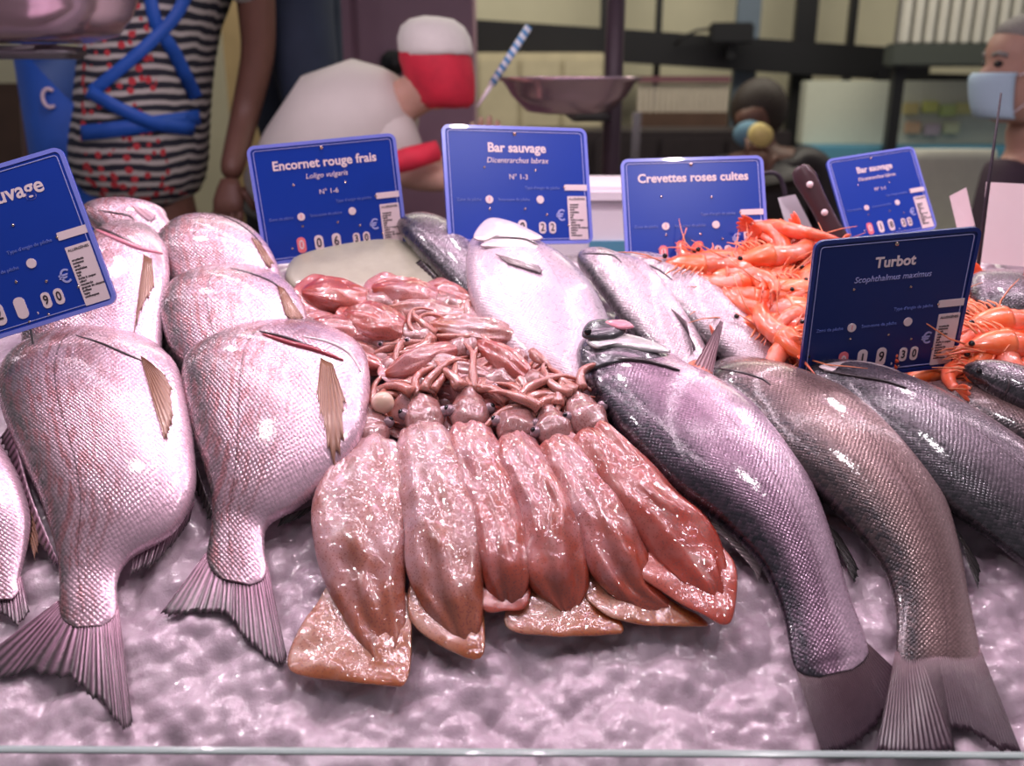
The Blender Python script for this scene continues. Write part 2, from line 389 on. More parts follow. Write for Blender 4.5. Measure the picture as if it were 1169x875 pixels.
# B
st = [(236,634,305,648,.011,.007),(240,612,302,626,.014,.009),(243,585,306,600,.018,.013),(238,550,338,580,.026,.02),(224,505,380,545,.036,.026),(211,455,412,500,.046,.029),(208,425,422,450,.053,.03),(216,405,421,418,.056,.029),(248,388,415,402,.05,.026),(290,376,400,392,.038,.021),(330,370,385,382,.026,.014),(345,370,368,376,.018,.006)]
fb, sb = fish('sea_bream', 'silver pink sea bream with open red gill slit, lying in front beside the squid', 'fish', st, M['bream'], BG)
tail(fb, [(236,630,.011),(270,640,.012),(305,642,.011)], [(182,702,.006),(205,704,.006),(240,700,.006),(262,706,.006),(278,728,.006),(300,755,.006),(322,768,.006),(328,752,.006)], M['fin_bream'], rays=30, jag=.06, th=.0011, seed=11)
fan('pectoral_fin', [(366,410,.06),(372,413,.06),(379,416,.06)], [(360,468,.05),(366,500,.05),(374,532,.05),(390,512,.05),(398,470,.05)], M['fin_brown'], fb, 10, 12, .001, .3, sb, .0022, seed=4)
strip('gill_slit', [(300,382),(330,392),(360,400),(392,412)], M['gill'], fb, sb, .0032, .0005)
strip('gill_slit', [(296,379),(325,386),(350,395),(378,405)], M['gill_dark'], fb, sb, .0018, .0012)
strip('gill_cover_edge', [(345,384),(378,392),(400,405),(412,425)], M['plate_pale'], fb, sb, .0022, .0002)
fan('anal_fin', [(392,548,.018),(360,575,.016),(322,590,.014)], [(372,566,.009),(345,590,.009),(316,603,.009)], M['fin_black'], fb, 12, 6, .001, .15, seed=7)
fan('dorsal_fin', [(212,480,.03),(224,530,.024),(243,585,.014)], [(205,500,.022),(220,555,.01),(238,596,.009)], M['fin_black'], fb, 14, 5, .001, .3, seed=8)
# C : middle
st = [(270,500,330,505,.012,.008),(262,470,335,480,.018,.012),(225,435,350,445,.026,.018),(195,400,358,415,.034,.022),(184,365,354,382,.042,.025),(184,342,350,358,.048,.026),(196,325,340,338,.048,.025),(222,314,322,322,.038,.02),(248,308,305,313,.026,.013),(262,306,285,309,.02,.006)]
fc, sc_ = fish('sea_bream', 'sea bream in the middle of the heap, directly behind the one with red gill slit', 'fish', st, M['bream'], BG)
fan('pectoral_fin', [(316,327,.06),(320,329,.06),(324,331,.06)], [(326,362,.05),(336,368,.05),(347,366,.05)], M['fin_brown'], fc, 8, 10, .001, .1, sc_, .002, seed=14)
strip('gill_slit', [(262,306),(285,312),(310,322),(322,332)], M['gill_dark'], fc, sc_, .0016)
fan('dorsal_fin', [(190,345,.04),(188,380,.034),(208,418,.026)], [(183,350,.03),(182,390,.025),(203,425,.018)], M['fin_black'], fc, 12, 4, .001, .3, seed=15)
# D : behind the left card
st = [(60,520,110,520,.012,.008),(40,480,140,485,.018,.014),(30,440,168,446,.026,.018),(25,400,182,410,.034,.022),(30,350,186,368,.042,.025),(60,310,192,330,.05,.026),(85,285,193,303,.054,.025),(108,268,190,282,.05,.02),(125,258,178,266,.042,.013),(138,254,160,258,.038,.006)]
fd, sd = fish('sea_bream', 'sea bream half behind the leftmost price card, gill slit pink', 'fish', st, M['bream'], BG)
fan('pectoral_fin', [(164,292,.06),(168,294,.06),(173,297,.06)], [(152,388,.05),(160,360,.05),(176,330,.05)], M['fin_brown'], fd, 9, 12, .001, .12, sd, .0022, seed=24)
strip('gill_slit', [(108,262),(135,274),(160,284),(186,290)], M['gill_pink'], fd, sd, .0034, .0003)
strip('gill_slit', [(106,258),(125,266),(145,276),(165,284)], M['gill_dark'], fd, sd, .0022, .001)
# E
st = [(230,420,290,420,.01,.008),(215,380,310,385,.016,.014),(200,345,320,350,.024,.018),(188,310,322,322,.034,.022),(180,285,316,300,.044,.024),(182,268,306,282,.048,.023),(196,256,290,266,.044,.019),(212,250,270,256,.036,.012),(225,248,250,251,.03,.006)]
fe, se = fish('sea_bream', 'pale sea bream at the back of the heap, touching the Encornet rouge frais card', 'fish', st, M['bream'], BG)
strip('gill_slit', [(240,243),(262,250),(282,262),(300,280)], M['gill_dark'], fe, se, .0016)
fan('pectoral_fin', [(286,272,.06),(294,276,.06),(300,284,.06)], [(304,304,.05),(308,306,.05),(312,302,.05)], M['fin_brown'], fe, 6, 8, .001, .12, se, .002, seed=34)
# F
st = [(150,300,182,302,.012,.01),(130,280,195,285,.02,.014),(108,262,200,266,.03,.017),(94,246,192,250,.038,.019),(95,238,188,242,.038,.017),(108,233,172,236,.034,.012),(125,231,155,233,.03,.005)]
ff, sf = fish('sea_bream', 'topmost sea bream at the very back of the heap, in front of the striped shirt', 'fish', st, M['bream'], BG)
strip('gill_slit', [(112,240),(130,243),(146,246),(158,256)], M['gill_dark'], ff, sf, .0014)
fan('pectoral_fin', [(150,236,.06),(158,238,.06),(166,240,.06)], [(168,252,.05),(176,254,.05),(180,248,.05)], M['fin_pink'], ff, 6, 8, .001, .12, sf, .002, seed=44)
# G : left edge
st = [(-22,662,22,660,.011,.007),(-40,630,30,628,.016,.011),(-70,590,34,590,.024,.017),(-110,545,22,545,.032,.022),(-140,500,0,505,.034,.022),(-150,460,-22,462,.03,.018),(-140,430,-40,430,.022,.012),(-110,415,-70,415,.016,.005)]
fg, sg = fish('sea_bream', 'sea bream cut off by the left edge, only its pink flank and tail root showing', 'fish', st, M['bream'], BG)
tail(fg, [(-22,660,.011),(0,664,.012),(24,658,.011)], [(-60,720,.006),(-30,712,.006),(0,700,.006),(20,716,.006),(34,700,.006)], M['fin_bream'], rays=16, jag=.05, seed=21)
fan('anal_fin', [(24,560,.02),(36,590,.018),(34,618,.014)], [(34,585,.01),(46,612,.009),(40,640,.009)], M['fin_brown'], fg, 10, 5, .001, .2, seed=22)

# ---- sea bass on the right
SG = 'sea bass on the right half of the display'
st = [(905,756,990,736,.009,.007),(893,700,970,682,.014,.012),(868,645,952,624,.022,.019),(820,596,932,568,.031,.025),(765,555,904,512,.039,.029),(716,504,865,468,.045,.031),(684,462,822,440,.047,.03),(668,437,790,426,.046,.027),(664,420,775,414,.04,.023)]
f1, s1 = fish('sea_bass', 'large purple grey sea bass with its head up and gill covers open, nearest the squid', 'fish', st, M['bass'], SG)
tail(f1, [(905,752,.009),(945,748,.011),(990,734,.009)], [(940,866,.005),(965,858,.005),(985,846,.004),(1000,830,.004),(1012,810,.004),(1026,768,.004)], M['fin_dark'], rays=46, jag=.03, th=.0008, seed=31)
hs = [(668,430,778,424,.05,.025),(661,418,768,412,.052,.023),(658,404,752,402,.052,.02),(661,394,728,392,.048,.016),(668,386,708,385,.042,.011),(678,381,696,381,.037,.004)]
h1, hs1 = body_mesh('head', hs, M['plate_dark'], f1, 30, 32)
pad('gill_cover', [(684,398),(715,392),(750,402),(778,420),(770,424),(735,414),(690,414)], M['plate'], f1, .066, .004, nk=5)
pad('gill_cover', [(670,388),(700,380),(740,388),(766,402),(740,402),(700,396),(680,398)], M['plate'], f1, .074, .004, nk=5)
pad('jaw', [(664,384),(672,368),(700,366),(716,376),(704,386),(680,388)], M['plate_dark'], f1, .078, .006, nk=5)
pad('tongue', [(690,368),(712,366),(724,374),(706,376)], M['gill_pink'], f1, .083, .003, nk=4)
strip('gill_slit', [(672,416),(700,412),(735,413),(776,424)], M['gill_dark'], f1, s1, .003, .001)
MB().ball(P(671,379,.09), .0045).build('eye', M['eye'], f1)
fan('pelvic_fin', [(788,424,.055),(802,430,.055),(812,432,.055)], [(822,366,.095),(824,366,.095),(826,368,.095)], M['fin_pink'], f1, 6, 10, .0016, .02, seed=33)
pad('fin_root', [(784,416),(800,412),(814,424),(808,434),(790,430)], simple('raw_flesh', (.5, .12, .06), .3, Coat_Weight=.8), f1, .056, .005, nk=5)
fan('dorsal_fin', [(800,592,.022),(835,622,.018),(862,652,.014)], [(848,606,.018),(874,634,.012),(866,664,.009)], M['fin_grey'], f1, 10, 8, .0012, .05, seed=35)
fan('anal_fin', [(936,592,.016),(948,610,.014),(960,632,.012)], [(958,610,.008),(980,650,.007),(976,666,.007)], M['fin_black'], f1, 10, 8, .001, .08, seed=36)
# SB2
st = [(1024,748,1118,742,.009,.007),(1022,692,1106,684,.015,.012),(1004,640,1094,624,.023,.018),(950,578,1074,562,.032,.024),(888,526,1034,500,.04,.028),(838,476,982,458,.044,.028),(812,446,928,436,.044,.026),(806,430,895,428,.036,.022),(810,424,870,422,.026,.016),(820,420,850,419,.018,.006)]
f2, s2 = fish('sea_bass', 'brownish sea bass in the middle of the three front ones, tail spread by the glass', 'fish', st, M['bass_brown'], SG)
tail(f2, [(1022,744,.011),(1070,748,.014),(1118,738,.011)], [(1000,862,.008),(1040,864,.008),(1092,862,.008),(1086,832,.008),(1112,838,.008),(1140,858,.008),(1168,864,.008)], M['fin_dark'], rays=46, jag=.04, th=.0008, seed=41)
fan('anal_fin', [(1084,594,.018),(1096,614,.016),(1104,640,.013)], [(1098,612,.009),(1118,646,.008),(1118,674,.008)], M['fin_black'], f2, 10, 8, .001, .08, seed=42)
strip('gill_slit', [(812,420),(840,424),(868,432),(880,440)], M['gill_dark'], f2, s2, .0015)
# SB3
st = [(1270,740,1340,720,.010,.008),(1210,680,1310,660,.016,.014),(1145,625,1270,600,.025,.021),(1078,574,1220,548,.034,.026),(1022,524,1150,498,.041,.029),(965,474,1080,456,.045,.028),(925,440,1022,434,.043,.024),(915,428,985,428,.034,.018),(925,424,960,425,.026,.008)]
f3, s3 = fish('sea_bass', 'dark striped sea bass running off the right edge in front of the turbot card', 'fish', st, M['bass_dark'], SG)
tail(f3, [(1268,736,.010),(1310,740,.012),(1342,716,.010)], [(1300,860,.006),(1360,840,.006),(1400,850,.006),(1440,800,.006)], M['fin_dark'], rays=22, jag=.03, seed=51)
pad('gill_cover', [(935,418),(975,412),(1010,418),(1035,430),(1005,434),(960,428)], M['plate_pale'], f3, .062, .003, nk=5)
strip('gill_slit', [(940,424),(975,430),(1010,436),(1035,444)], M['gill_dark'], f3, s3, .0016, .001)
# SB4 pale
st = [(700,500,745,490,.012,.01),(655,465,735,452,.02,.017),(600,425,712,408,.03,.024),(560,385,696,368,.038,.028),(538,345,680,335,.046,.03),(532,312,655,306,.05,.029),(533,292,630,290,.05,.026),(536,280,612,280,.046,.02),(545,274,590,274,.04,.01)]
f4, s4 = fish('sea_bass', 'pale sea bass belly side up, tallest in the back row beside the squid pile', 'fish', st, M['bass_pale'], SG)
fan('pectoral_fin', [(566,292,.08),(572,296,.08),(580,302,.08)], [(616,306,.06),(620,314,.06),(612,312,.06)], M['fin_grey'], f4, 7, 10, .001, .05, s4, .003, seed=61)
pad('gill_cover', [(540,270),(556,250),(580,252),(604,262),(620,272),(600,276),(570,272),(552,276)], M['plate_pale'], f4, .078, .004, nk=5)
pad('gill_cover', [(548,280),(575,268),(608,274),(614,284),(590,286),(565,284)], M['plate_pale'], f4, .076, .004, nk=5)
strip('gill_slit', [(556,276),(580,274),(600,276),(614,282)], M['gill_dark'], f4, s4, .0014, .003)
strip('gill_slit', [(560,262),(585,260),(604,266),(618,274)], M['gill'], f4, s4, .0012, .004)
# SB5
st = [(800,460,840,455,.012,.009),(758,420,812,410,.02,.015),(722,380,792,372,.028,.02),(695,345,775,338,.035,.022),(672,315,745,310,.04,.022),(660,300,712,300,.038,.019),(660,292,698,292,.03,.012),(668,288,686,288,.024,.005)]
f5, s5 = fish('sea_bass', 'silver white sea bass second in the back row, right of the pale one', 'fish', st, M['bass_mid'], SG)
strip('gill_slit', [(665,290),(685,290),(700,292),(710,300)], M['gill_dark'], f5, s5, .0016)
fan('pectoral_fin', [(766,352,.05),(776,360,.05),(784,368,.05)], [(786,382,.04),(794,396,.04),(792,402,.04)], M['fin_dark'], f5, 7, 8, .001, .05, None, seed=62)
# SB6
st = [(880,455,930,448,.012,.009),(840,420,896,410,.02,.014),(805,392,872,382,.027,.018),(770,358,842,352,.034,.021),(738,325,810,322,.039,.021),(716,305,775,306,.037,.018),(708,296,750,298,.03,.012),(716,292,736,293,.024,.005)]
f6, s6 = fish('sea_bass', 'grey and white sea bass third in the back row, lying along the orange shrimps', 'fish', st, M['bass_mid'], SG)
strip('gill_slit', [(716,300),(735,302),(752,308),(768,320)], M['gill_dark'], f6, s6, .0016)
fan('dorsal_fin', [(800,330,.04),(830,355,.036),(860,385,.03)], [(812,326,.03),(842,352,.03),(868,380,.02)], M['fin_black'], f6, 12, 4, .001, .2, seed=63)
# SB7
st = [(548,360,572,345,.012,.008),(528,342,562,325,.02,.014),(504,318,548,297,.028,.02),(482,294,530,272,.034,.022),(466,276,512,257,.036,.021),(456,264,495,250,.034,.017),(452,256,480,248,.03,.01)]
f7, s7 = fish('sea_bass', 'dark backed sea bass behind the squid pile, between two blue price cards', 'fish', st, M['bass_dark'], SG)
fan('dorsal_fin', [(480,296,.03),(500,318,.026),(520,340,.02)], [(472,302,.02),(494,326,.016),(515,346,.014)], M['fin_black'], f7, 12, 4, .001, .2, seed=64)
# SB8..10
st = [(1300,540,1340,500,.03,.014),(1240,505,1275,462,.045,.02),(1175,468,1200,436,.055,.021),(1130,444,1150,420,.057,.018),(1108,430,1122,416,.056,.012),(1099,423,1104,417,.055,.004)]
f8, s8 = fish('sea_bass', 'dark pointed fish head at the right edge, just below the red shrimps', 'fish', st, M['bass_dark'], SG)
strip('gill_slit', [(1150,428),(1152,438),(1150,446),(1146,452)], M['gill_dark'], f8, s8, .0014)
MB().ball(s8.hit(1118,424,.001), .003).build('eye', M['eye'], f8)
st = [(1340,620,1380,560,.014,.012),(1260,570,1290,505,.024,.02),(1180,520,1200,468,.03,.022),(1110,482,1130,446,.032,.018),(1072,460,1085,438,.03,.012),(1052,448,1060,438,.028,.004)]
f10, s10 = fish('sea_bass', 'pinkish sea bass partly covered, between the dark striped one and the dark pointed head', 'fish', st, M['bass_brown'], SG)
st = [(1330,420,1335,360,.012,.014),(1250,400,1255,332,.03,.022),(1190,378,1190,318,.04,.024),(1150,366,1145,313,.044,.022),(1124,356,1118,314,.044,.017),(1108,346,1104,320,.04,.008)]
f9, s9 = fish('sea_bass', 'blackish fish at the right edge behind the turbot card, above the shrimps', 'fish', st, M['bass_dark'], SG)

# flat pale fish behind the squid
r_ = empty('flatfish', P(415, 300, 0)); tag(r_, 'pale greenish flatfish lying flat behind the squid pile under the blue card', 'fish')
_, sfl = pad('body', [(325,318),(345,285),(400,270),(460,276),(505,298),(530,335),(500,350),(420,345),(350,335)], simple('pale_flatfish_skin', (.36, .35, .26), .35, 0, .15, .3, 60, Coat_Weight=.5), r_, .012, .012)
fan('fin', [(330,318,.012),(420,344,.012),(520,338,.012)], [(318,324,.006),(420,356,.006),(532,344,.006)], M['fin_grey'], r_, 20, 4, .001, .1, seed=71)

# ------------------------------------------------------------------ squid
M['sq1'] = squid_mat('squid_pale', (.52, .31, .33), (.36, .10, .05), .42)
M['sq2'] = squid_mat('squid_mid', (.50, .25, .27), (.40, .07, .035), .55)
M['sq3'] = squid_mat('squid_red', (.50, .19, .17), (.40, .05, .025), .7)
M['sqfin'] = squid_mat('squid_fin_tan', (.54, .29, .22), (.38, .11, .03), .55)
M['sqfinred'] = squid_mat('squid_fin_red', (.52, .14, .10), (.42, .06, .03), .7)
M['sqhead'] = squid_mat('squid_head', (.58, .40, .42), (.36, .17, .16), .35)
M['sqarm'] = squid_mat('squid_arm', (.58, .34, .34), (.45, .16, .12), .45)
M['sqeye'] = simple('squid_eye', (.30, .20, .23), .15, .2, .2, Coat_Weight=1.0)
M['sqball'] = simple('squid_beak_muscle', (.75, .52, .40), .25, 0, .1, .2, 60, Subsurface_Weight=.4, Subsurface_Radius=(.01, .005, .003), Coat_Weight=1.0)
QG = 'red squid heaped in the middle'
def arm(root, p0, dirp, L, r0, rnd, name='arm', mat=None, curl=1.0, n=14):
    """a tapering arm, starting at p0, wandering along the pile"""
    d = dirp.normalized(); p = p0.copy(); pts = [p.copy()]; side = NRM.cross(d); k = rnd.uniform(-1, 1) * curl
    for i in range(n):
        d = (d + side * (k * .16 + .12 * math.sin(i * .7 + k * 5)) - NRM * .05).normalized(); side = NRM.cross(d).normalized()
        p = p + d * (L / n)
        hh = (p - ICE0).dot(NRM)
        if hh < .008: p += NRM * (.008 - hh)
        pts.append(p.copy())
    rr = [r0 * (1 - i / n) ** .8 + .0009 for i in range(n + 1)]
    MB().tube(pts, rr, 8).build(name, mat or M['sqarm'], root)
def squid(label, st, fins, head, mat, finmat, seed, arms=8, armL=.07, ball=None, armdir=None, headr=.019):
    st = [tuple(r[:4]) + (r[4], r[5]) for r in st]
    if len(st) == 7: st = [(r[0] - 3 - 3 * (i > 3), r[1], r[2] + 3 + 3 * (i > 3), r[3], r[4], r[5]) for i, r in enumerate(st)]; q_ = st[-1]; st.append((q_[0] + 9, q_[1] - 7, q_[2] - 9, q_[3] - 7, q_[4], q_[5] * .65))
    rnd = random.Random(seed); m = st[len(st) // 2]
    root = empty('squid', P((m[0] + m[2]) / 2, (m[1] + m[3]) / 2, 0)); tag(root, label, 'squid', QG)
    body_mesh('mantle', st, mat, root, 60, 36, .78, wob=.0055)
    for f in fins:
        pad('fin', f[0], finmat, root, f[1], (f[2] if len(f) > 2 else .0045) * .6, wav=.0035, seed=seed, nk=8)
    if head:
        hx, hy, hh = head; c = P(hx, hy, hh)
        e = st[-1]; me = P((e[0] + e[2]) / 2, (e[1] + e[3]) / 2, e[4]); ax = (c - me)
        if ax.length < .004: ax = UPS * .01
        a = ax.normalized(); s_ = NRM.cross(a).normalized()
        b = MB(); rings = []
        for i in range(12):
            t = i / 11; ctr = me - a * .004 + a * (ax.length + .026) * t; w = headr * (.75 + .45 * math.sin(math.pi * min(1, t * 1.1))) * (1 - .35 * t)
            nn = s_.cross(a)
            rings.append([ctr + (s_ * math.cos(q * 6.283 / 20) * 1.12 + nn * math.sin(q * 6.283 / 20) * .85) * w + Vector((0, 0, 1)) * noise.noise(ctr * 60 + Vector((math.cos(q * .314) * 1.2, math.sin(q * .314) * 1.2, i * .35))) * .005 for q in range(20)])
        b.loft(rings).build('head', M['sqhead'], root)
        ey = me + a * (ax.length * .75)
        for sg in (-1, 1):
            e_ = MB().ball(ey + s_ * sg * headr * 1.12 + NRM * headr * .25, headr * .34, 16).build('eye', M['sqeye'], root)
            MB().ball(ey + s_ * sg * headr * 1.26 + NRM * headr * .44, headr * .17, 12).build('pupil', M['eye'], e_)
        ad = armdir.normalized() if armdir else a
        end = c + a * .02
        for i in range(arms):
            f = (i / (arms - 1) - .5) if arms > 1 else 0
            dd = ad + s_ * f * 1.7 + NRM * rnd.uniform(-.25, .35)
            arm(root, end + s_ * f * headr * 1.2 + NRM * rnd.uniform(-.3, .5) * headr, dd, armL * rnd.uniform(.7, 1.25), rnd.uniform(.0045, .0068), rnd)
        for i in range(2):
            arm(root, end, ad + s_ * rnd.uniform(-.8, .8) + NRM * .2, armL * 1.6, .0028, rnd, 'tentacle', curl=1.6, n=20)
    if ball:
        MB().ball(P(ball[0], ball[1], ball[2]), (.0125, .011, .012), 20).build('beak', M['sqball'], root)
    return root

squid('leftmost front squid, widest pale mantle, broad tan fin spread on the ice', [(425,762,445,764,.008,.003),(404,722,458,724,.012,.008),(376,672,460,676,.018,.014),(362,622,463,628,.025,.019),(361,580,463,582,.029,.021),(376,538,460,540,.031,.02),(394,514,454,514,.031,.017)],
      [([(384,662),(360,690),(332,738),(332,766),(372,776),(440,784),(464,780),(470,730),(466,680),(430,668)], .011, .005)], (420,484,.034), M['sq1'], M['sqfin'], 1, 8, .055, ball=(437,460,.052))
squid('squid second from left in the front row, long mantle ending in a square tan fin', [(525,742,540,742,.009,.003),(500,716,548,714,.014,.009),(474,672,550,668,.022,.016),(463,622,552,620,.03,.02),(459,576,537,572,.033,.021),(456,532,522,526,.035,.02),(462,500,508,496,.035,.016)],
      [([(474,650),(466,700),(492,732),(548,752),(553,700),(555,640),(520,640)], .014, .005)], (484,470,.038), M['sq1'], M['sqfin'], 2)
squid('short squid third from left in the front row, with a rusty red speckled tip', [(572,694,590,694,.012,.004),(556,672,600,670,.02,.012),(548,640,604,636,.028,.018),(540,596,600,590,.033,.02),(528,552,586,546,.036,.019),(516,516,566,510,.037,.017),(518,496,556,492,.036,.014)],
      [([(553,630),(550,694),(578,698),(603,690),(606,634),(580,622)], .018, .005)], (536,466,.04), M['sq2'], M['sqfinred'], 3)
squid('slim squid fourth from left in the front row, fin turned aside in a pink flap', [(640,700,655,700,.01,.004),(608,672,668,672,.018,.012),(600,640,668,640,.027,.018),(596,604,662,600,.034,.02),(586,566,644,560,.038,.02),(574,530,618,524,.04,.018),(572,508,604,504,.039,.014)],
      [([(606,640),(586,672),(577,714),(620,726),(690,726),(712,720),(694,690),(668,660),(640,640)], .012, .005)], (590,482,.042), M['sq2'], M['sqfin'], 4)
squid('squid fifth from left in the front row, pale fin pointing right over the ice', [(775,712,790,706,.01,.003),(715,690,748,672,.016,.01),(680,656,738,630,.026,.017),(660,616,722,590,.034,.02),(644,572,696,552,.04,.02),(628,534,670,520,.043,.018),(622,514,654,504,.042,.014)],
      [([(676,648),(660,668),(684,698),(718,712),(800,716),(803,706),(770,690),(730,668),(700,650)], .016, .0045)], (632,488,.045), M['sq2'], M['sqfin'], 5)
squid('rightmost front squid, reddish with a large bright red fin beside the sea bass', [(822,704,832,698,.026,.002),(790,676,828,648,.030,.007),(745,632,808,600,.034,.018),(716,592,772,566,.042,.02),(690,556,738,534,.047,.02),(668,522,710,506,.05,.018),(660,504,696,492,.049,.014)],
      [([(722,612),(704,646),(736,664),(790,696),(826,714),(838,700),(841,650),(824,624),(796,598),(758,590)], .030, .006)], (664,468,.052), M['sq3'], M['sqfinred'], 6, armdir=-CR + UPS * .3, headr=.018)
# second and back rows: heads, arms and rolled mantles
rows = [
 ('squid lying under the heads of the two leftmost front squids', (440,478), (500,462), 44, .018, M['sq1']),
 ('squid lying under the heads of the third and fourth front squids', (510,478), (580,470), 44, .02, M['sq2']),
 ('squid lying under the head of the fifth front squid', (590,486), (650,470), 44, .024, M['sq1']),
 ('squid across the heap behind the heads of the front row', (590,455), (500,440), 36, .03, M['sq2']),
 ('small squid with pinkish tangled arms, at the left of the second row', (352,402), (438,420), 26, .03, M['sq3']),
 ('squid with rolled orange pink mantle beside the gill slit of the sea bream', (350,372), (430,385), 30, .04, M['sq2']),
 ('pale squid in the second row with long twisted arms across the heap', (470,412), (560,432), 26, .042, M['sq1']),
 ('round shining dark pink squid mantle in the middle of the heap', (392,362), (462,380), 42, .045, M['sq3']),
 ('reddish squid at the back left of the heap, two long white glints on it', (345,335), (420,345), 38, .035, M['sq3']),
 ('squid at the back of the heap in the middle, below the blue squid card', (425,330), (500,345), 34, .036, M['sq2']),
 ('squid at the back right of the heap, touching the dark sea bass', (490,332), (540,352), 30, .034, M['sq2']),
 ('long pale squid curled across the right of the heap', (490,372), (590,385), 32, .044, M['sq1']),
 ('brownish squid leaning on the pale sea bass at the right of the heap', (545,392), (602,432), 32, .046, M['sq3']),
 ('squid lying low in the second row behind the third front squid', (500,440), (575,415), 24, .04, M['sq2']),
 ('squid with loose arms just above the small round beak', (440,428), (520,400), 28, .042, M['sq2']),
 ('small squid tucked in the left of the heap under the round shining one', (368,395), (432,408), 28, .03, M['sq1']),
 ('small squid in the gap right of the round shining one', (468,380), (520,398), 26, .032, M['sq3']),
 ('pink squid lying between the back row and the long pale curled squid', (440,352), (530,362), 28, .034, M['sq1']),
]
for i, (lab, a, b, w, h, mt) in enumerate(rows):
    dx, dy = b[0] - a[0], b[1] - a[1]; L = math.hypot(dx, dy); ox, oy = -dy / L * w / 2, dx / L * w / 2 * .8
    prof = [(0, .15, .3), (.12, .55, .6), (.35, .95, .95), (.6, 1.05, 1), (.85, .9, .9), (1, .7, .7)]
    th = w / 2 * .0011 * .9
    st = [(a[0] + dx * t - ox * k, a[1] + dy * t - oy * k, a[0] + dx * t + ox * k, a[1] + dy * t + oy * k, h, th * z) for t, k, z in prof]
    head = (b[0] + dx / L * 14, b[1] + dy / L * 14, h)
    fin = [([(a[0] - dx / L * 10, a[1] - dy / L * 6 - 2), (a[0] + dx * .1 - ox * 1.5, a[1] + dy * .1 - oy * 1.5), (a[0] + dx * .45 - ox * 1.1, a[1] + dy * .45 - oy * 1.1), (a[0] + dx * .45 + ox * 1.1, a[1] + dy * .45 + oy * 1.1), (a[0] + dx * .1 + ox * 1.5, a[1] + dy * .1 + oy * 1.5)], h - .004, .004)]
    rnd = random.Random(i + 50)
    squid(lab, st, fin, head, mt, mt, 20 + i, 8, .06, armdir=(CR * rnd.uniform(-.6, 1) - UPS * rnd.uniform(.1, 1)), headr=.014)

# ------------------------------------------------------------------ shrimps
def shell(name, c1, c2):
    m = NT(name); ob = m.n('ShaderNodeTexCoord').outputs['Object']; nz = m.noise(ob, 60, 3, .6)
    oi = m.n('ShaderNodeObjectInfo').outputs['Random']
    c = m.mix(m.ramp(nz, [(.38, 0), (.62, 1)]), c1, c2); c = m.mix(m.math('MULTIPLY', oi, .6), c, (.92, .10, .015))
    m.set(Base_Color=c, Roughness=.3, Subsurface_Weight=.3, Subsurface_Radius=(.01, .003, .001), Coat_Weight=.7, Coat_Roughness=.1, Normal=m.bump(m.noise(ob, 150, 2), .3, .001))
    return m.m
M['shell'] = shell('shrimp_shell', (.86, .13, .04), (.88, .34, .26)); M['shell_head'] = shell('shrimp_head', (.85, .14, .03), (.84, .30, .14))
M['legs'] = simple('shrimp_legs', (.85, .28, .14), .35)
def make_shrimp():
    root = empty('shrimp', (0, 0, 0))
    # curled in the local xz plane, axis along x; y is width
    path = []
    for i in range(33):
        t = i / 32; ang = R(-15) + R(120) * t ** 1.3; path.append((t, ang))
    pts = [Vector((0, 0, 0))]; s = .072 / 32
    for t, a in path[1:]: pts.append(pts[-1] + Vector((math.cos(a), 0, -math.sin(a))) * s)
    rings = []
    for i, p in enumerate(pts):
        t = i / 32; a = path[i][1]; d = Vector((math.cos(a), 0, -math.sin(a))); n = Vector((math.sin(a), 0, math.cos(a)))
        seg = 1 + .09 * ((t * 7) % 1)
        r = .0100 * (1 - .60 * t) * seg
        rings.append([p + n * math.sin(k * 6.283 / 16) * r * 1.12 + Vector((0, 1, 0)) * math.cos(k * 6.283 / 16) * r * .85 for k in range(16)])
    MB().loft(rings).build('abdomen', M['shell'], root, local=True)
    rings = []
    for i in range(14):
        t = i / 13; p = Vector((.003 - .036 * t, 0, -.001 + .004 * t)); r = .0112 * (1 - t ** 2.2 * .93)
        rings.append([p + Vector((0, math.cos(k * 6.283 / 16) * r * .85, math.sin(k * 6.283 / 16) * r * 1.15)) for k in range(16)])
    hd = MB().loft(rings).build('carapace', M['shell_head'], root, local=True)
    MB().tube([(-.024, 0, .008), (-.036, 0, .0095), (-.052, 0, .0135)], [.0016, .0012, .0003], 6).build('rostrum', M['shell'], hd, local=True)
    e = pts[-1]; a = path[-1][1]; d = Vector((math.cos(a), 0, -math.sin(a)))
    tf = MB()
    for k in (-2, -1, 0, 1, 2):
        dd = (d + Vector((0, 1, 0)) * k * .38).normalized(); sd = Vector((0, 1, 0)) - dd * dd.y; sd.normalize(); n = dd.cross(sd)
        rings = [[e + dd * (.018 * t) + (sd * math.cos(q * .785) * .0042 * math.sin(math.pi * (.12 + .8 * t)) + n * math.sin(q * .785) * .0008) for q in range(8)] for t in (0, .25, .5, .75, 1)]
        tf.loft(rings)
    tf.build('tail_fan', M['shell'], root, local=True)
    for sg in (-1, 1):
        MB().ball((-.031, sg * .0052, .0065), .0024, 10).build('eye', M['eye'], root, local=True)
        MB().tube([(-.034, sg * .002, .003), (-.048, sg * .008, .004), (-.062, sg * .015, -.002), (-.074, sg * .02, -.009)], [.0008, .0007, .0005, .0003], 5).build('antenna', M['legs'], root, local=True)
    for k in range(5):
        lg = MB()
        for sg in (-1, 1): lg.tube([(-.022 + k * .006, sg * .004, -.006), (-.026 + k * .006, sg * .006, -.014), (-.034 + k * .007, sg * .005, -.02)], [.0012, .0009, .0004], 5)
        lg.build('legs', M['legs'], root, local=True)
    return root
def copy_thing(root):
    c = root.copy(); COL.objects.link(c)
    for ch in list(root.children):
        d = ch.copy(); COL.objects.link(d); d.parent = c
        for g in list(ch.children):
            e = g.copy(); COL.objects.link(e); e.parent = d
    return c
shr = make_shrimp()
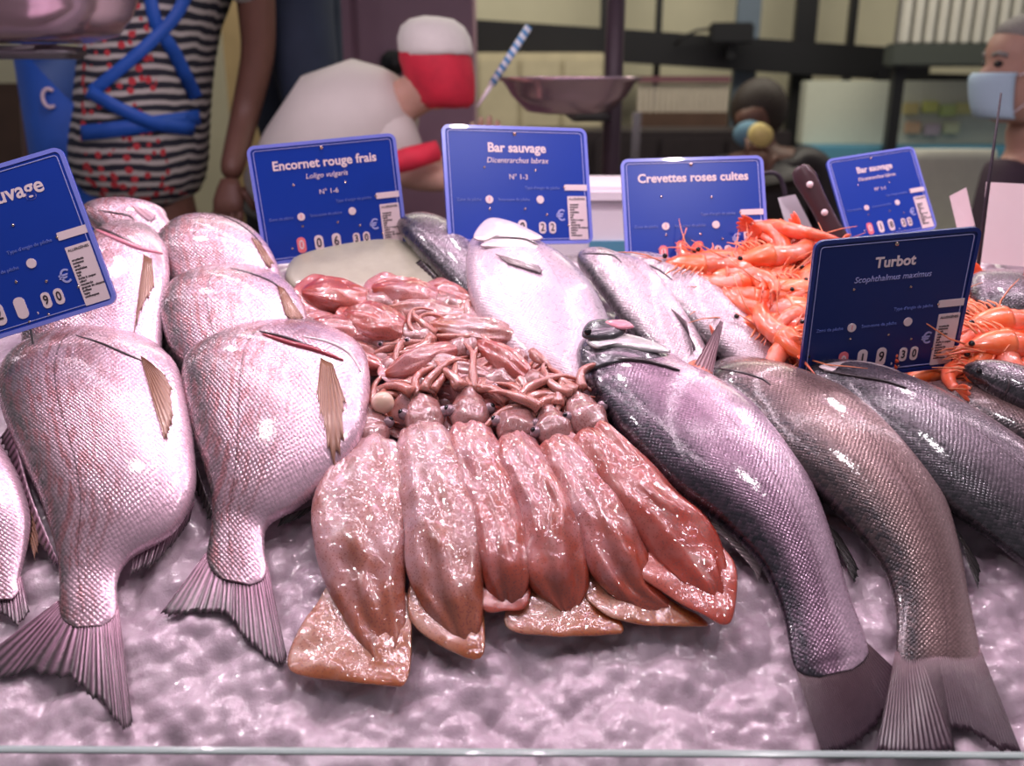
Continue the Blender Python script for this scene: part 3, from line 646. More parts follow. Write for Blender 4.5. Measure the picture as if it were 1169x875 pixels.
def inpoly(x, y, pl):
    r = False
    for i in range(len(pl)):
        (x1, y1), (x2, y2) = pl[i - 1], pl[i]
        if (y1 > y) != (y2 > y) and x < (x2 - x1) * (y - y1) / (y2 - y1) + x1: r = not r
    return r
zones = [([(800,306),(840,296),(915,284),(932,320),(925,400),(915,412),(892,395),(852,345)], 60, (.016, .05), 'boiled orange pink shrimp in the heap between the sea bass and the turbot card'),
         ([(1122,338),(1175,360),(1230,385),(1230,440),(1160,428),(1118,425),(1116,380)], 40, (.016, .05), 'boiled red shrimp in the heap right of the turbot card'),
         ([(935,300),(1080,330),(1060,385),(930,385)], 10, (.014, .03), 'boiled shrimp lying behind the turbot card')]
first = True
for z, (pl, n, (h0, h1), lab) in enumerate(zones):
    rnd = random.Random(99 + z); got = []
    xs = [p[0] for p in pl]; ys = [p[1] for p in pl]; tries = 0
    while len(got) < n and tries < 6000:
        tries += 1
        x = rnd.uniform(min(xs), max(xs)); y = rnd.uniform(min(ys), max(ys))
        if not inpoly(x, y, pl): continue
        lvl = len(got) / n; h = h0 + (h1 - h0) * lvl
        p = P(x, y, h)
        if any((p - q).length < .0135 for q in got): continue
        got.append(p)
        o = shr if first else copy_thing(shr); first = False
        yaw = rnd.choice([rnd.gauss(R(200), .5), rnd.gauss(R(20), .5), rnd.uniform(0, 6.28)]); roll = rnd.choice((-1, 1)) * R(rnd.uniform(60, 100))
        B = Matrix((CR, UPS, NRM)).transposed()
        o.rotation_mode = 'XYZ'
        Mx = Matrix.Translation(p) @ (B @ Matrix.Rotation(yaw, 3, 'Z') @ Matrix.Rotation(R(rnd.uniform(-12, 12)), 3, 'Y') @ Matrix.Rotation(roll, 3, 'X')).to_4x4()
        sc = rnd.uniform(1.15, 1.4); o.matrix_basis = Mx @ Matrix.Scale(sc, 4)
        tag(o, lab, 'shrimp', ['shrimps left of the turbot card', 'shrimps right of the turbot card', 'shrimps behind the turbot card'][z])
def put_shrimp(px, py, h, yaw, roll, lab, sc=1.1, pitch=0):
    sc *= 1.15; o = copy_thing(shr); B = Matrix((CR, UPS, NRM)).transposed()
    o.matrix_basis = Matrix.Translation(P(px, py, h)) @ (B @ Matrix.Rotation(R(yaw), 3, 'Z') @ Matrix.Rotation(R(pitch), 3, 'Y') @ Matrix.Rotation(R(roll), 3, 'X')).to_4x4() @ Matrix.Scale(sc, 4)
    tag(o, lab, 'shrimp', 'shrimps picked out on top'); 
put_shrimp(800,303,.056, 0, -90, 'long deep orange shrimp lying level on top, just below the shrimp price card', 1.25)
put_shrimp(878,292,.058, 10, 90, 'orange shrimp on top of the heap, nearest the knife', 1.2)
put_shrimp(888,262,.05, -60, 60, 'bright orange shrimp sticking up at the back beside the knife handle', 1.2, -25)
put_shrimp(896,386,.052, 120, -80, 'yellowish orange shrimp at the lower left of the heap beside the sea bass', 1.2)
put_shrimp(1146,366,.056, 5, 90, 'upper of two thick level orange shrimps right of the turbot card', 1.3)
put_shrimp(1150,392,.058, 0, 90, 'lower of two thick level orange shrimps right of the turbot card', 1.3)
for o in COL.objects:
    if o.get('group') == 'shrimps picked out on top':
        o['group'] = 'shrimps right of the turbot card' if 'turbot' in o['label'] else 'shrimps left of the turbot card'

put_shrimp(1062,424,.014, 20, 90, 'shrimp peeking out under the lower edge of the turbot card, left of its label', 1.0)
put_shrimp(1092,420,.016, -30, -90, 'shrimp peeking out below the lower right corner of the turbot card', 1.0)
# ------------------------------------------------------------------ ice
def ice_material():
    m = NT('crushed_ice'); ob = m.n('ShaderNodeTexCoord').outputs['Object']
    n1 = m.noise(ob, 60, 3, .6); n2 = m.noise(ob, 300, 2, .6); v = m.vor(ob, 90).outputs['Distance']
    h = m.math('ADD', m.math('MULTIPLY', n1, 1.4), m.math('ADD', m.math('MULTIPLY', n2, .35), m.math('MULTIPLY', v, .5)))
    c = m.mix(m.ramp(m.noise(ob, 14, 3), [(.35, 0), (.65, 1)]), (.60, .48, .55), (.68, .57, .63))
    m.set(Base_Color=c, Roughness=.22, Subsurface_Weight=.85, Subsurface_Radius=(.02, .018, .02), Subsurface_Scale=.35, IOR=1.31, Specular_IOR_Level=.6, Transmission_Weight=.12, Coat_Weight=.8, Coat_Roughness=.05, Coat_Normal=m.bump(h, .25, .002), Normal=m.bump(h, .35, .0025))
    return m.m
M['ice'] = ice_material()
def ice_height():
    rnd = random.Random(5); layers = []
    for cell, amp, tilt in ((.052, .0045, .14), (.024, .0028, .26), (.010, .0013, .38)):
        layers.append((cell, amp, tilt, {}))
    def cellpt(L, i, j):
        k = (i, j)
        if k not in L[3]: L[3][k] = (rnd.random(), rnd.random(), rnd.uniform(-1, 1) * L[1], rnd.uniform(-1, 1) * L[2], rnd.uniform(-1, 1) * L[2])
        return L[3][k]
    def f(x, y):
        tot = 0
        for L in layers:
            c = L[0]; i0, j0 = math.floor(x / c), math.floor(y / c); best = -1
            for i in (i0 - 1, i0, i0 + 1):
                for j in (j0 - 1, j0, j0 + 1):
                    a = cellpt(L, i, j); dx = x - (i + a[0]) * c; dy = y - (j + a[1]) * c
                    z = a[2] + a[3] * dx + a[4] * dy - (dx * dx + dy * dy) / c * .3
                    if z > best: best = z
            tot += best
        return tot
    return f
fi = ice_height()
X0, X1, Y0, Y1 = -.86, .98, -.032, .80
def grid_axis(a, b, fine0, fine1, df, dc):
    r = [a]
    while r[-1] < b: r.append(r[-1] + (df if fine0 <= r[-1] <= fine1 else dc))
    return r
gx = grid_axis(X0, X1, -.55, .72, .0034, .012); gy = grid_axis(Y0, Y1, -.04, .36, .0034, .010)
V = []; nx = len(gx); ny = len(gy)
for y in gy:
    for x in gx:
        h = fi(x, y) - .002
        h = min(h, .006) - .9 * max(0, y - .64) ** 2 * 3
        V.append(ICE0 + CR * x + UPS * y + NRM * h)
F = [(j * nx + i, j * nx + i + 1, (j + 1) * nx + i + 1, (j + 1) * nx + i) for j in range(ny - 1) for i in range(nx - 1)]
# sides and underside of the bed of ice
def down(i): 
    v = V[i]; V.append(v - NRM * .05); return len(V) - 1
rim = [i for i in range(nx)] + [j * nx + nx - 1 for j in range(1, ny)] + [(ny - 1) * nx + i for i in range(nx - 2, -1, -1)] + [j * nx for j in range(ny - 2, 0, -1)]
low = [down(i) for i in rim]
for a in range(len(rim)): b = (a + 1) % len(rim); F.append((rim[a], low[a], low[b], rim[b]))
F.append(tuple(low))
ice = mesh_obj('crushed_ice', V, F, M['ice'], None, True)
tag(ice, 'bed of pink lit crushed ice sloping up under the fish and seafood', 'ice', kind='stuff')

# ------------------------------------------------------------------ counter and glass
M['steel'] = simple('stainless_steel', (.55, .54, .55), .25, 1, .05)
M['steel_dark'] = simple('dark_steel', (.25, .24, .25), .35, .8)
cnt = empty('display_counter', Vector((.05, .3, 0))); tag(cnt, 'steel fish counter holding the sloping bed of crushed ice', 'counter')
# tray: shaped as a wedge under the ice
def wedge(x0, x1):
    a = ICE0 - NRM * .056 + UPS * Y0; b = ICE0 - NRM * .056 + UPS * Y1
    pr = [Vector((0, a.y, a.z)), Vector((0, b.y, b.z - .06)), Vector((0, b.y, .12)), Vector((0, a.y, .12))]
    return [[p + CR * x for p in pr] for x in (x0, x1)]
MB().loft(wedge(X0 - .01, X1 + .01)).build('cabinet', M['steel'], cnt, False)
fy = P(584, 862, 0).y
MB().box((.06, -.052, .905), (1.9, .03, .06), None, .003).build('front_ledge', M['steel'], cnt, False)
for x in (-.8, .9):
    for y in (.02, .72): MB().tube([(x, y, 0), (x, y, .125)], .025, 12).build('leg', M['steel_dark'], cnt)
m = NT('glass_pane'); m.set(Base_Color=(.93, .98, .96, 1), Roughness=.0, Transmission_Weight=1.0, IOR=1.45, Specular_IOR_Level=.5); M['glass'] = m.m
m = NT('glass_edge'); m.set(Base_Color=(.62, .76, .72, 1), Roughness=.15, Transmission_Weight=.4, IOR=1.5, Coat_Weight=.6); M['glass_edge'] = m.m
gl = empty('glass_screen', Vector((.05, -.052, .935))); tag(gl, 'low clear glass screen along the front edge of the ice', 'glass')
ga, gb = Q(-260, 853, -.046), Q(1500, 864, -.046)
def gbox(a, b, z0, z1, th):
    r = []
    for p, zo in ((a, 0), (b, 0)):
        r.append([Vector((p.x, p.y - th / 2, z0)), Vector((p.x, p.y + th / 2, z0)), Vector((p.x, p.y + th / 2, p.z + z1)), Vector((p.x, p.y - th / 2, p.z + z1))])
    return MB().loft(r)
gbox(ga, gb, .935, -.0022, .006).build('pane', M['glass'], gl, False)
r_ = [[Vector((p.x, p.y + math.cos(k * .785 + .39) * .0036, p.z - .0008 + math.sin(k * .785 + .39) * .0017)) for k in range(8)] for p in (ga, gb)]
MB().loft(r_).build('polished_edge', M['glass_edge'], gl, False)

# ------------------------------------------------------------------ price cards
def text_mesh(s, size, mat, parent, x, y, z, name='lettering', align='CENTER', bold=0, shear=0, wid=1.0):
    cu = bpy.data.curves.new('t', 'FONT'); cu.body = s; cu.size = size; cu.align_x = align; cu.align_y = 'CENTER'; cu.extrude = .0003; cu.offset = bold; cu.shear = shear; cu.resolution_u = 3
    t = bpy.data.objects.new('t', cu); COL.objects.link(t); bpy.context.view_layer.update()
    me = bpy.data.meshes.new_from_object(t.evaluated_get(bpy.context.evaluated_depsgraph_get())); bpy.data.objects.remove(t)
    me.name = name; me.materials.clear(); me.materials.append(mat)
    for v in me.vertices: v.co = Vector((v.co.x * wid + x, v.co.y + y, v.co.z + z))
    o = bpy.data.objects.new(name, me); COL.objects.link(o); o.parent = parent
    return o
def rrect(w, h, r, n=5):
    pts = []
    for cx, cy, a0 in ((w / 2 - r, h - r, 0), (-w / 2 + r, h - r, 90), (-w / 2 + r, r, 180), (w / 2 - r, r, 270)):
        for k in range(n + 1): a = R(a0 + 90 * k / n); pts.append(Vector((cx + r * math.cos(a), cy + r * math.sin(a), 0)))
    return pts
def plate(mb, w, h, r, z0, z1, off=(0, 0)):
    p = rrect(w, h, r); o = Vector((off[0], off[1], 0)); return mb.loft([[q + o + Vector((0, 0, z)) for q in p] for z in (z0, z1)])
def frame(mb, w, h, r, t, z0, z1, off=(0, 0)):
    o = Vector((off[0], off[1], 0)); a = rrect(w, h, r); b = [q + Vector((0, t, 0)) for q in rrect(w - 2 * t, h - 2 * t, max(.0005, r - t))]; n = len(a)
    V = [q + o + Vector((0, 0, z)) for z in (z0, z1) for ring in (a, b) for q in ring]; F = []
    for i in range(n):
        j = (i + 1) % n; F += [(2 * n + i, 2 * n + j, 3 * n + j, 3 * n + i), (i, n + i, n + j, j), (i, j, 2 * n + j, 2 * n + i), (n + i, 3 * n + i, 3 * n + j, n + j)]
    return mb.add(V, F)
M['card'] = simple('card_blue', (.004, .04, .36), .35, 0, .03)
M['card_deep'] = simple('card_deep_blue', (.004, .02, .14), .35, 0, .03)
M['card_rim'] = simple('card_rim', (.22, .26, .80), .25, 0, .03, Coat_Weight=.5)
M['card_rim_deep'] = simple('card_rim_deep', (.012, .03, .20), .25, 0, .03, Coat_Weight=.5)
M['cream'] = simple('card_pink_white', (.86, .70, .72), .4, 0, .02)
M['line'] = simple('card_line', (.42, .44, .80), .4, 0, .02)
M['ink'] = simple('ink', (.03, .02, .03), .5, 0, .02)
M['redw'] = simple('red_window', (.88, .20, .24), .4, 0, .02)
M['rivet'] = simple('rivet_metal', (.65, .5, .42), .2, 1)
M['faint'] = simple('card_fine_print', (.16, .22, .62), .4, 0, .02)

CARDS = {
 'dorade': (.20, 1.15, (-.523, .344, 1.246), [[.9505, -.2981, .088], [.1448, .1745, -.974], [.2749, .9385, .209]], 1.0),
 'encornet': (.20, 1.25, (-.244, .663, 1.268), [[.9602, -.0807, .2675], [.2686, .003, -.9632], [.0769, .9967, .0246]], .965),
 'bar': (.20, 1.3, (.014, .576, 1.3), [[.9446, -.0626, .3221], [.3255, .3042, -.8953], [-.0419, .9505, .3078]], 1.03),
 'crev': (.20, 1.3, (.256, .633, 1.259), [[.9976, -.045, .0527], [.0656, .3668, -.928], [.0224, .9292, .3688]], .975),
 'bar2': (.16, 1.15, (.593, .809, 1.273), [[.9507, -.2277, .2105], [.2898, .4109, -.8644], [.1103, .8828, .4566]], .93),
 'turbot': (.20, 1.15, (.433, .421, 1.17), [[.9834, -.0304, .179], [.1727, -.1475, -.9739], [.056, .9886, -.1398]], .955)}
def card(key, title, sub, num, digits, label, deep=False, tsize=.085, talign=.5):
    w, asp, loc, mt, k = CARDS[key]
    loc = CAM + (Vector(loc) - CAM) * k; w *= k; h = w / asp
    rot = Matrix(mt); 
    # re-orthogonalise
    x = rot.col[0].normalized(); z = rot.col[2] - x * rot.col[2].dot(x); z.normalize(); y = z.cross(x)
    rot = Matrix((x, y, z)).transposed().to_4x4()
    r = bpy.data.objects.new('price_card', None); COL.objects.link(r); r.empty_display_size = .02
    r.matrix_basis = Matrix.Translation(loc) @ rot
    tag(r, label, 'price sign')
    d = {'local': True}
    t = .003
    plate(MB(), w, h, .010, -t, 0).build('board', M['card_deep' if deep else 'card'], r, False, **d)
    mb = MB(); frame(mb, w, h, .010, w * .022, -.0001, .0012); mb.build('rim', M['card_rim_deep' if deep else 'card_rim'], r, False, **d)
    mb = MB(); frame(mb, w * .925, h * .915, .004, w * .004, 0, .0007, (0, h * .0425)); mb.build('border_line', M['line'], r, False, **d)
    X = lambda f: (f - .5) * w
    Y = lambda f: (1 - f) * h
    z = .0004
    if title: text_mesh(title, w * tsize, M['cream'], r, X(talign), Y(.185), z, 'title', bold=w * .0022)
    if sub: text_mesh(sub, w * .05, M['cream'] if not deep else M['line'], r, X(.5), Y(.29), z, 'subtitle', shear=.2)
    if num: text_mesh(num, w * .048, M['cream'], r, X(.5), Y(.43), z, 'lettering')
    text_mesh('Type d’engin de pêche', w * .027, M['faint'], r, X(.66), Y(.52), z, 'fine_print')
    text_mesh('Zone de pêche', w * .027, M['faint'], r, X(.155), Y(.62), z, 'fine_print')
    text_mesh('Sous-zone de pêche', w * .027, M['faint'], r, X(.46), Y(.62), z, 'fine_print')
    mb = MB(); plate(mb, w * .165, h * .05, .001, 0, .0009, (X(.90), Y(.54))); mb.build('origin_label', M['cream'], r, False, **d)
    lb = MB(); plate(lb, w * .135, h * .375, .001, 0, .0009, (X(.90), Y(.965))); lab = lb.build('allergen_label', M['cream'], r, False, **d)
    text_mesh('ALLERGÈNES', w * .02, M['ink'], lab, X(.90), Y(.615), z + .0006, 'lettering')
    lines = ['crustacés', 'poissons', 'œufs', 'arachides', 'soja', 'lait', 'fruits à coque', 'céleri', 'moutarde', 'graines de sésame', 'sulfites', 'lupin', 'mollusques']
    text_mesh('\n'.join(lines), w * .017, M['ink'], lab, X(.845), Y(.795), z + .0006, 'lettering', 'LEFT', bold=w * .0004)
    for fx, fy in ((.29, .62), (.64, .62)):
        MB().disc((X(fx), Y(fy), .0006), w * .026, (0, 0, 1), .0012).build('round_window', M['cream'], r, False, **d)
    text_mesh('1', w * .04, M['redw'], r, X(.29), Y(.62), .0012, 'lettering')
    for i, (fx, dg, big) in enumerate(zip((.265, .385, .505, .645, .715), digits, (1, 1, 1, 0, 0))):
        ww, wh = (.06, .135) if big else (.048, .10)
        mb = MB(); plate(mb, w * ww, h * wh, w * ww * .45, 0, .0008, (X(fx), Y(.86) - h * wh / 2)); dw = mb.build('digit_window', M['redw'] if i == 0 else M['cream'], r, False, **d)
        if dg.strip(): text_mesh(dg, w * (.09 if big else .07), M['ink'] if i else M['cream'], dw, X(fx), Y(.86), .001, 'digit', bold=w * .001, wid=.8)
    text_mesh(',', w * .06, M['cream'], r, X(.58), Y(.9), z, 'lettering')
    text_mesh('€', w * .1, M['line'], r, X(.78), Y(.76), z, 'euro_sign', bold=w * .001)
    for fx, fy, q in ((.49, .065, .013), (.27, .35, .008), (.62, .37, .008), (.29, .70, .008), (.53, .70, .008), (.68, .75, .008), (.83, .84, .008), (.20, .88, .007), (.52, .955, .007), (.63, .945, .007), (.815, .515, .008)):
        MB().ball((X(fx), Y(fy), .0006), (w * q, w * q, w * q * .6), 12).build('rivet', M['rivet'], r, **d)
    # steel spike into the ice
    inv = r.matrix_basis.inverted()
    foot = loc - rot.col[2].to_3d() * .006; hh = (foot - ICE0).dot(NRM) ; dn = Vector((0, 0, -1))
    dist = (hh + .012) / NRM.z
    MB().tube([inv @ (foot + Vector(rot.col[1].to_3d()) * .03), inv @ foot, inv @ (foot + dn * max(.02, dist))], .0014, 8).build('spike', M['steel_dark'], r, **d)
    return r
card('dorade', 'sauvage', '', '', '12 90', 'large tilted blue price card cut off by the left edge of the photo', tsize=.115, talign=.665)
card('encornet', 'Encornet rouge frais', 'Loligo vulgaris', 'N° 1-6', '00630', 'blue price card reading Encornet rouge frais, standing behind the squid heap')
card('bar', 'Bar sauvage', 'Dicentrarchus labrax', 'N° 1-3', '01822', 'blue price card reading Bar sauvage, directly behind the pale upturned sea bass')
card('crev', 'Crevettes roses cuites', '', '', '01844', 'blue price card reading Crevettes roses cuites, behind the shrimp heap')
card('bar2', 'Bar sauvage', 'Dicentrarchus labrax', 'N° 1-1', '01822', 'small tilted blue price card furthest back on the right, beside the knife handle', tsize=.085)
card('turbot', 'Turbot', 'Scophthalmus maximus', '', '01930', 'dark blue price card reading Turbot, standing in front of the shrimps at right', True, tsize=.085)

# blank white cards on the right
def blank(c, label, blade=False):
    pts = [Q(x, y, Y) for x, y, Y in c]; n = (pts[1] - pts[0]).cross(pts[3] - pts[0]).normalized() * .0015
    r = empty('blank_card', (pts[2] + pts[3]) / 2); tag(r, label, 'sign')
    mb = MB().loft([[p - n for p in pts], [p + n for p in pts]]); mb.build('board', M['cream'], r, False)
    b = (pts[2] + pts[3]) / 2
    MB().tube([b + Vector((0, .003, .02)), b + Vector((0, .004, -.075))], .0018, 8).build('spike', M['steel_dark'], r)
    return r
blank([(1126, 208, .64), (1250, 214, .60), (1245, 312, .58), (1118, 300, .62)], 'blank pinkish white card at the right edge, specked with grey')
blank([(1084, 224, .70), (1103, 214, .69), (1113, 258, .68), (1093, 262, .69)], 'narrow white card seen nearly edge on, behind the top corner of the turbot card')
pl = MB().tube([Q(1143, 106, .60), Q(1130, 200, .61), P(1113, 330, .0)], [.0012, .0022, .003], 8).build('card_spike', M['ink']); tag(pl, 'thin black rod leaning up beside the blank white card, across the masked man', 'rod')

# knife
kn = empty('knife', Q(960, 290, .66)); tag(kn, 'knife with dark handle and two rivets, stuck in blade down behind the shrimps', 'knife')
ka, kb = Q(912, 190, .70), Q(957, 276, .67); kd = (kb - ka).normalized(); ks = Vector((kd.z, 0, -kd.x)).normalized(); kz = kd.cross(ks)
rings = []
for t, wd in ((0, .007), (.04, .013), (.15, .0165), (.35, .0145), (.55, .013), (.8, .0135), (.95, .016), (1, .015)):
    c_ = ka.lerp(kb, t); rings.append([c_ + ks * math.cos(q * .5236) * wd + kz * math.sin(q * .5236) * .007 for q in range(12)])
MB().loft(rings).build('handle', simple('knife_handle', (.055, .025, .03), .35), kn)
for t in (.25, .62): MB().disc(ka.lerp(kb, t) - kz * (.0075 if kz.y > 0 else -.0075), .0045, kz, .003).build('rivet', M['cream'], kn)
bl = [[kb + kd * a + ks * s_ + kz * q for s_, q in ((-w_, 0), (0, .0012), (w_, 0), (0, -.0012))] for a, w_ in ((-.004, .014), (.02, .02), (.05, .018), (.075, .012), (.09, .004))]
MB().loft(bl).build('blade', M['steel'], kn)
# small grey spatula plate beside it
g = MB().loft([[Q(x, y, Y) for x, y, Y in ((888, 226, .74), (908, 222, .74), (940, 285, .70), (905, 285, .70))], [Q(x, y, Y) for x, y, Y in ((888, 226, .745), (908, 222, .745), (940, 285, .705), (905, 285, .705))]]).build('scraper', simple('scraper_grey', (.45, .42, .45), .35, .3), None, False)
tag(g, 'flat grey metal scraper standing between the knife and the shrimp price card', 'scraper')
cab = [Q(862, 205, .9), Q(872, 198, .9), Q(888, 200, .9), Q(896, 220, .9), Q(898, 250, .88), P(896, 300, .0)]
o = MB().tube([Vector(cr([list(q) for q in cab], i * 5 / 24)) for i in range(25)], .004, 8).build('cable', M['ink']); tag(o, 'black cable looping behind the shrimp price card', 'cable')

# ------------------------------------------------------------------ the market behind
def struct(o): o['kind'] = 'structure'; return o
M['floor'] = simple('floor_concrete', (.22, .19, .17), .6, 0, .2, .2, 8)
struct(MB().box((0, 1.5, -.05), (9, 7, .1)).build('floor', M['floor'], None, False, origin=Vector((0, 1.5, -.1))))
M['wall'] = simple('wall_beige', (.62, .58, .42), .7, 0, .1, .1, 6)
M['wall_dark'] = simple('wall_dark', (.10, .08, .07), .7, 0, .3, .1, 6)
struct(MB().box((0, 4.85, 1.6), (9, .1, 3.2)).build('wall_back', M['wall'], None, False))
M['black'] = simple('black_metal', (.012, .012, .014), .4)
def bar(a, b, w, name, mat=None, label=None, cat=None, d=.05, st=True, group=None):
    """a flat bar between two points on an upright plane"""
    a, b = Vector(a), Vector(b); t = (b - a).normalized(); s_ = Vector((t.z, 0, -t.x)).normalized() * w / 2; y = Vector((0, d / 2, 0))
    o = MB().loft([[p - s_ - y, p + s_ - y, p + s_ + y, p - s_ + y] for p in (a, b)]).build(name, mat or M['black'], None, False)
    if st: struct(o)
    else: tag(o, label, cat, group)
    return o
# dark framework of the hall front, y = 4.5
Yb = 4.45
fl = lambda px, y=Yb: Vector((Q(px, 0, y).x, y, 0))
bar(Q(520, 40, Yb), Q(1060, 76, Yb), .16, 'trim_1')
bar(Q(1000, 88, Yb - .05), Q(1300, 96, Yb - .05), .05, 'trim_2')
for i, (px, w, mat) in enumerate(((700, .10, None), (862, .12, simple('blue_grey_post', (.13, .17, .22), .5)), (930, .11, None), (985, .035, None), (757, .03, None))):
    a = Q(px, -90, Yb + .1); bar(Vector((a.x, a.y, 3.1)), Vector((a.x - .0, a.y, 0)), w, 'trim_%d' % (3 + i), mat)
# upper and lower panes of painted glass between the posts
def panel(x0, y0, x1, y1, Y, name, mat, label, cat, th=.03, bev=.004):
    a, b = Q(x0, y0, Y), Q(x1, y1, Y); c = (a + b) / 2
    o = MB().box(c, (abs(b.x - a.x), th, abs(a.z - b.z)), None, bev).build(name, mat, None, False)
    return o
# low dark cabinets that fill the lower part of the hall
def cabinet(x0, x1, ytop, Y, depth, mat, label, name='market_cabinet', group=None, doors=2):
    a, b = Q(x0, ytop, Y), Q(x1, ytop, Y); w = b.x - a.x; h = a.z
    r = empty(name, Vector(((a.x + b.x) / 2, Y + depth / 2, 0))); tag(r, label, 'cabinet', group)
    MB().box(((a.x + b.x) / 2, Y + depth / 2, h / 2), (w, depth, h), None, .006).build('body', mat, r, False)
    for k in range(doors):
        dw = w / doors; x = a.x + dw * (k + .5)
        d_ = MB().box((x, Y - .008, h / 2 + .02), (dw - .02, .018, h - .1), None, .004).build('door', mat, r, False)
        MB().box((x + dw * .38, Y - .025, h * .6), (.02, .02, .12), None, .004).build('handle', M['steel_dark'], d_, False)
    return r
M['brown'] = simple('dark_brown_wood', (.085, .045, .03), .5, 0, .3, .2, 12)
M['dark'] = simple('near_black', (.025, .018, .02), .5, 0, .3)
M['mauve'] = simple('mauve_panel', (.42, .25, .33), .45, 0, .12, .05, 5)
M['plum'] = simple('plum_board', (.16, .06, .08), .5, 0, .2)
cabinet(600, 905, 150, 3.6, .5, M['dark'], 'near black cabinet behind the scale and the masked woman', doors=4)
cabinet(-160, 120, 95, 3.3, .5, M['brown'], 'dark brown cabinet behind the striped shirt on the left', doors=3)
# shelf of bottles / pale slats under the beam
r = empty('shelf_rack', Q(770, 300, 4.3)); tag(r, 'rack of pale upright slats under the dark beam, right of the steel pan', 'rack')
a, b = Q(728, 93, 4.3), Q(830, 128, 4.3)
MB().box(((a.x + b.x) / 2, 4.33, a.z + .01), (b.x - a.x, .12, .03)).build('rail', M['plum'], r, False)
for k in range(16):
    x = a.x + (b.x - a.x) * (k + .5) / 16
    MB().box((x, 4.3, (a.z + b.z) / 2 - .01), ((b.x - a.x) / 22, .02, (a.z - b.z)), None, .003).build('slat', simple('slat_pale', (.55, .48, .40), .5) if k == 0 else bpy.data.materials['slat_pale'], r, False)
MB().box(((a.x + b.x) / 2, 4.32, b.z / 2), (b.x - a.x, .08, b.z)).build('back_board', M['brown'], r, False)
# steel column and pinkish board seen left of the shrimp card
o = bar(Q(727, 128, 3.4), Vector((Q(722, 128, 3.4).x, 3.4, 0)), .035, 'table_leg', M['steel'], 'thin pale steel upright behind the shrimp price card', 'post', .03, False)
# right side: pale kiosk, sign board with coloured price strips, white slatted shutter
M['pale'] = simple('pale_green_white', (.58, .60, .50), .5, 0, .06)
M['blueb'] = simple('blue_ledge', (.10, .30, .42), .5)
kr = empty('kiosk', Vector((Q(1010, 300, 4.1).x, 4.1, 0))); tag(kr, 'pale market kiosk with a blue ledge and yellow green labels, left of the masked man', 'kiosk')
a, b = Q(925, 92, 4.1), Q(1260, 166, 4.1)
MB().box(((a.x + b.x) / 2, 4.2, (a.z + b.z) / 2), (b.x - a.x, .1, a.z - b.z), None, .005).build('back_panel', M['pale'], kr, False)
a2, b2 = Q(925, 166, 4.05), Q(1260, 200, 4.05)
MB().box(((a.x + b.x) / 2, 4.1, (a2.z + b2.z) / 2), (b.x - a.x, .25, a2.z - b2.z), None, .01).build('ledge', M['blueb'], kr, False)
MB().box(((a.x + b.x) / 2, 4.2, b2.z / 2), (b.x - a.x, .2, b2.z)).build('base', M['brown'], kr, False)
for k, (x, y, c) in enumerate(((1040, 124, (.62, .52, .22)), (1062, 122, (.60, .62, .18)), (1082, 126, (.50, .60, .22)), (1100, 124, (.62, .60, .25)), (1042, 146, (.62, .40, .25)), (1064, 148, (.50, .40, .45)), (1086, 146, (.60, .62, .40)))):
    p = Q(x, y, 4.13); MB().box(p, (.075, .02, .055), None, .003).build('label_strip', simple('strip_%d' % k, c, .5), kr, False)
M['shut'] = simple('shutter_white', (.66, .64, .58), .5)
sh = empty('roller_shutter', Q(1110, 50, 3.9)); tag(sh, 'white ribbed shutter at the upper right above the masked man', 'shutter')
a, b = Q(1040, -60, 3.9), Q(1330, 50, 3.9)
MB().box(((a.x + b.x) / 2, 3.96, (a.z + b.z) / 2), (b.x - a.x, .02, a.z - b.z)).build('backing', simple('shutter_shadow', (.16, .15, .14), .6), sh, False)  # dark backing colour paints in the shade between the ribs
for k in range(22):
    x = a.x + (b.x - a.x) * (k + .5) / 22; MB().box((x, 3.93, (a.z + b.z) / 2), ((b.x - a.x) / 34, .05, a.z - b.z), None, .008).build('rib', M['shut'], sh, False)
MB().box(((a.x + b.x) / 2, 3.9, b.z - .05), (b.x - a.x + .1, .1, .1), None, .01).build('housing', simple('housing_dark', (.07, .08, .07), .5), sh, False)
for x in (a.x + .02, b.x - .02): MB().box((x, 3.92, b.z / 2), (.05, .05, b.z)).build('post', M['black'], sh, False)
# small lamp on the beam
lr = empty('spotlight', Q(836, 52, 4.3)); tag(lr, 'small black floodlight fixed on the dark beam with its cable', 'lamp')
a, b = Q(811, 26, 4.3), Q(858, 50, 4.3)
MB().box((a + b) / 2, (b.x - a.x, .08, a.z - b.z), None, .01).build('housing', M['black'], lr, False)
MB().box(Q(836, 50, 4.3) + Vector((0, .05, -.02)), (.04, .08, .10)).build('bracket', M['black'], lr, False)
MB().tube([Q(812, 33, 4.32), Q(795, 35, 4.33), Q(780, 42, 4.35), Q(770, 52, 4.37)], .008, 6).build('cable', M['black'], lr)
# mauve wardrobe like panel with black knob
mr = empty('mauve_cupboard', Vector((Q(460, 100, 2.6).x, 2.7, 0))); tag(mr, 'mauve cupboard with a dark seam and a round black knob, behind the leaning person', 'cupboard')
a, b = Q(372, -160, 2.6), Q(540, 0, 2.6)
MB().box(((a.x + b.x) / 2, 2.75, a.z / 2), (b.x - a.x, .3, a.z), None, .01).build('body', M['mauve'], mr, False)
s0 = Q(404, 0, 2.6).x
for x0_, x1_ in ((a.x, s0 - .008), (s0 + .008, b.x)):
    MB().box(((x0_ + x1_) / 2, 2.59, a.z / 2), (x1_ - x0_ - .004, .02, a.z - .02), None, .004).build('door', M['mauve'], mr, False)
MB().disc(Q(449, 72, 2.56), .040, (0, 1, 0), .03, 28).build('knob', M['black'], mr)
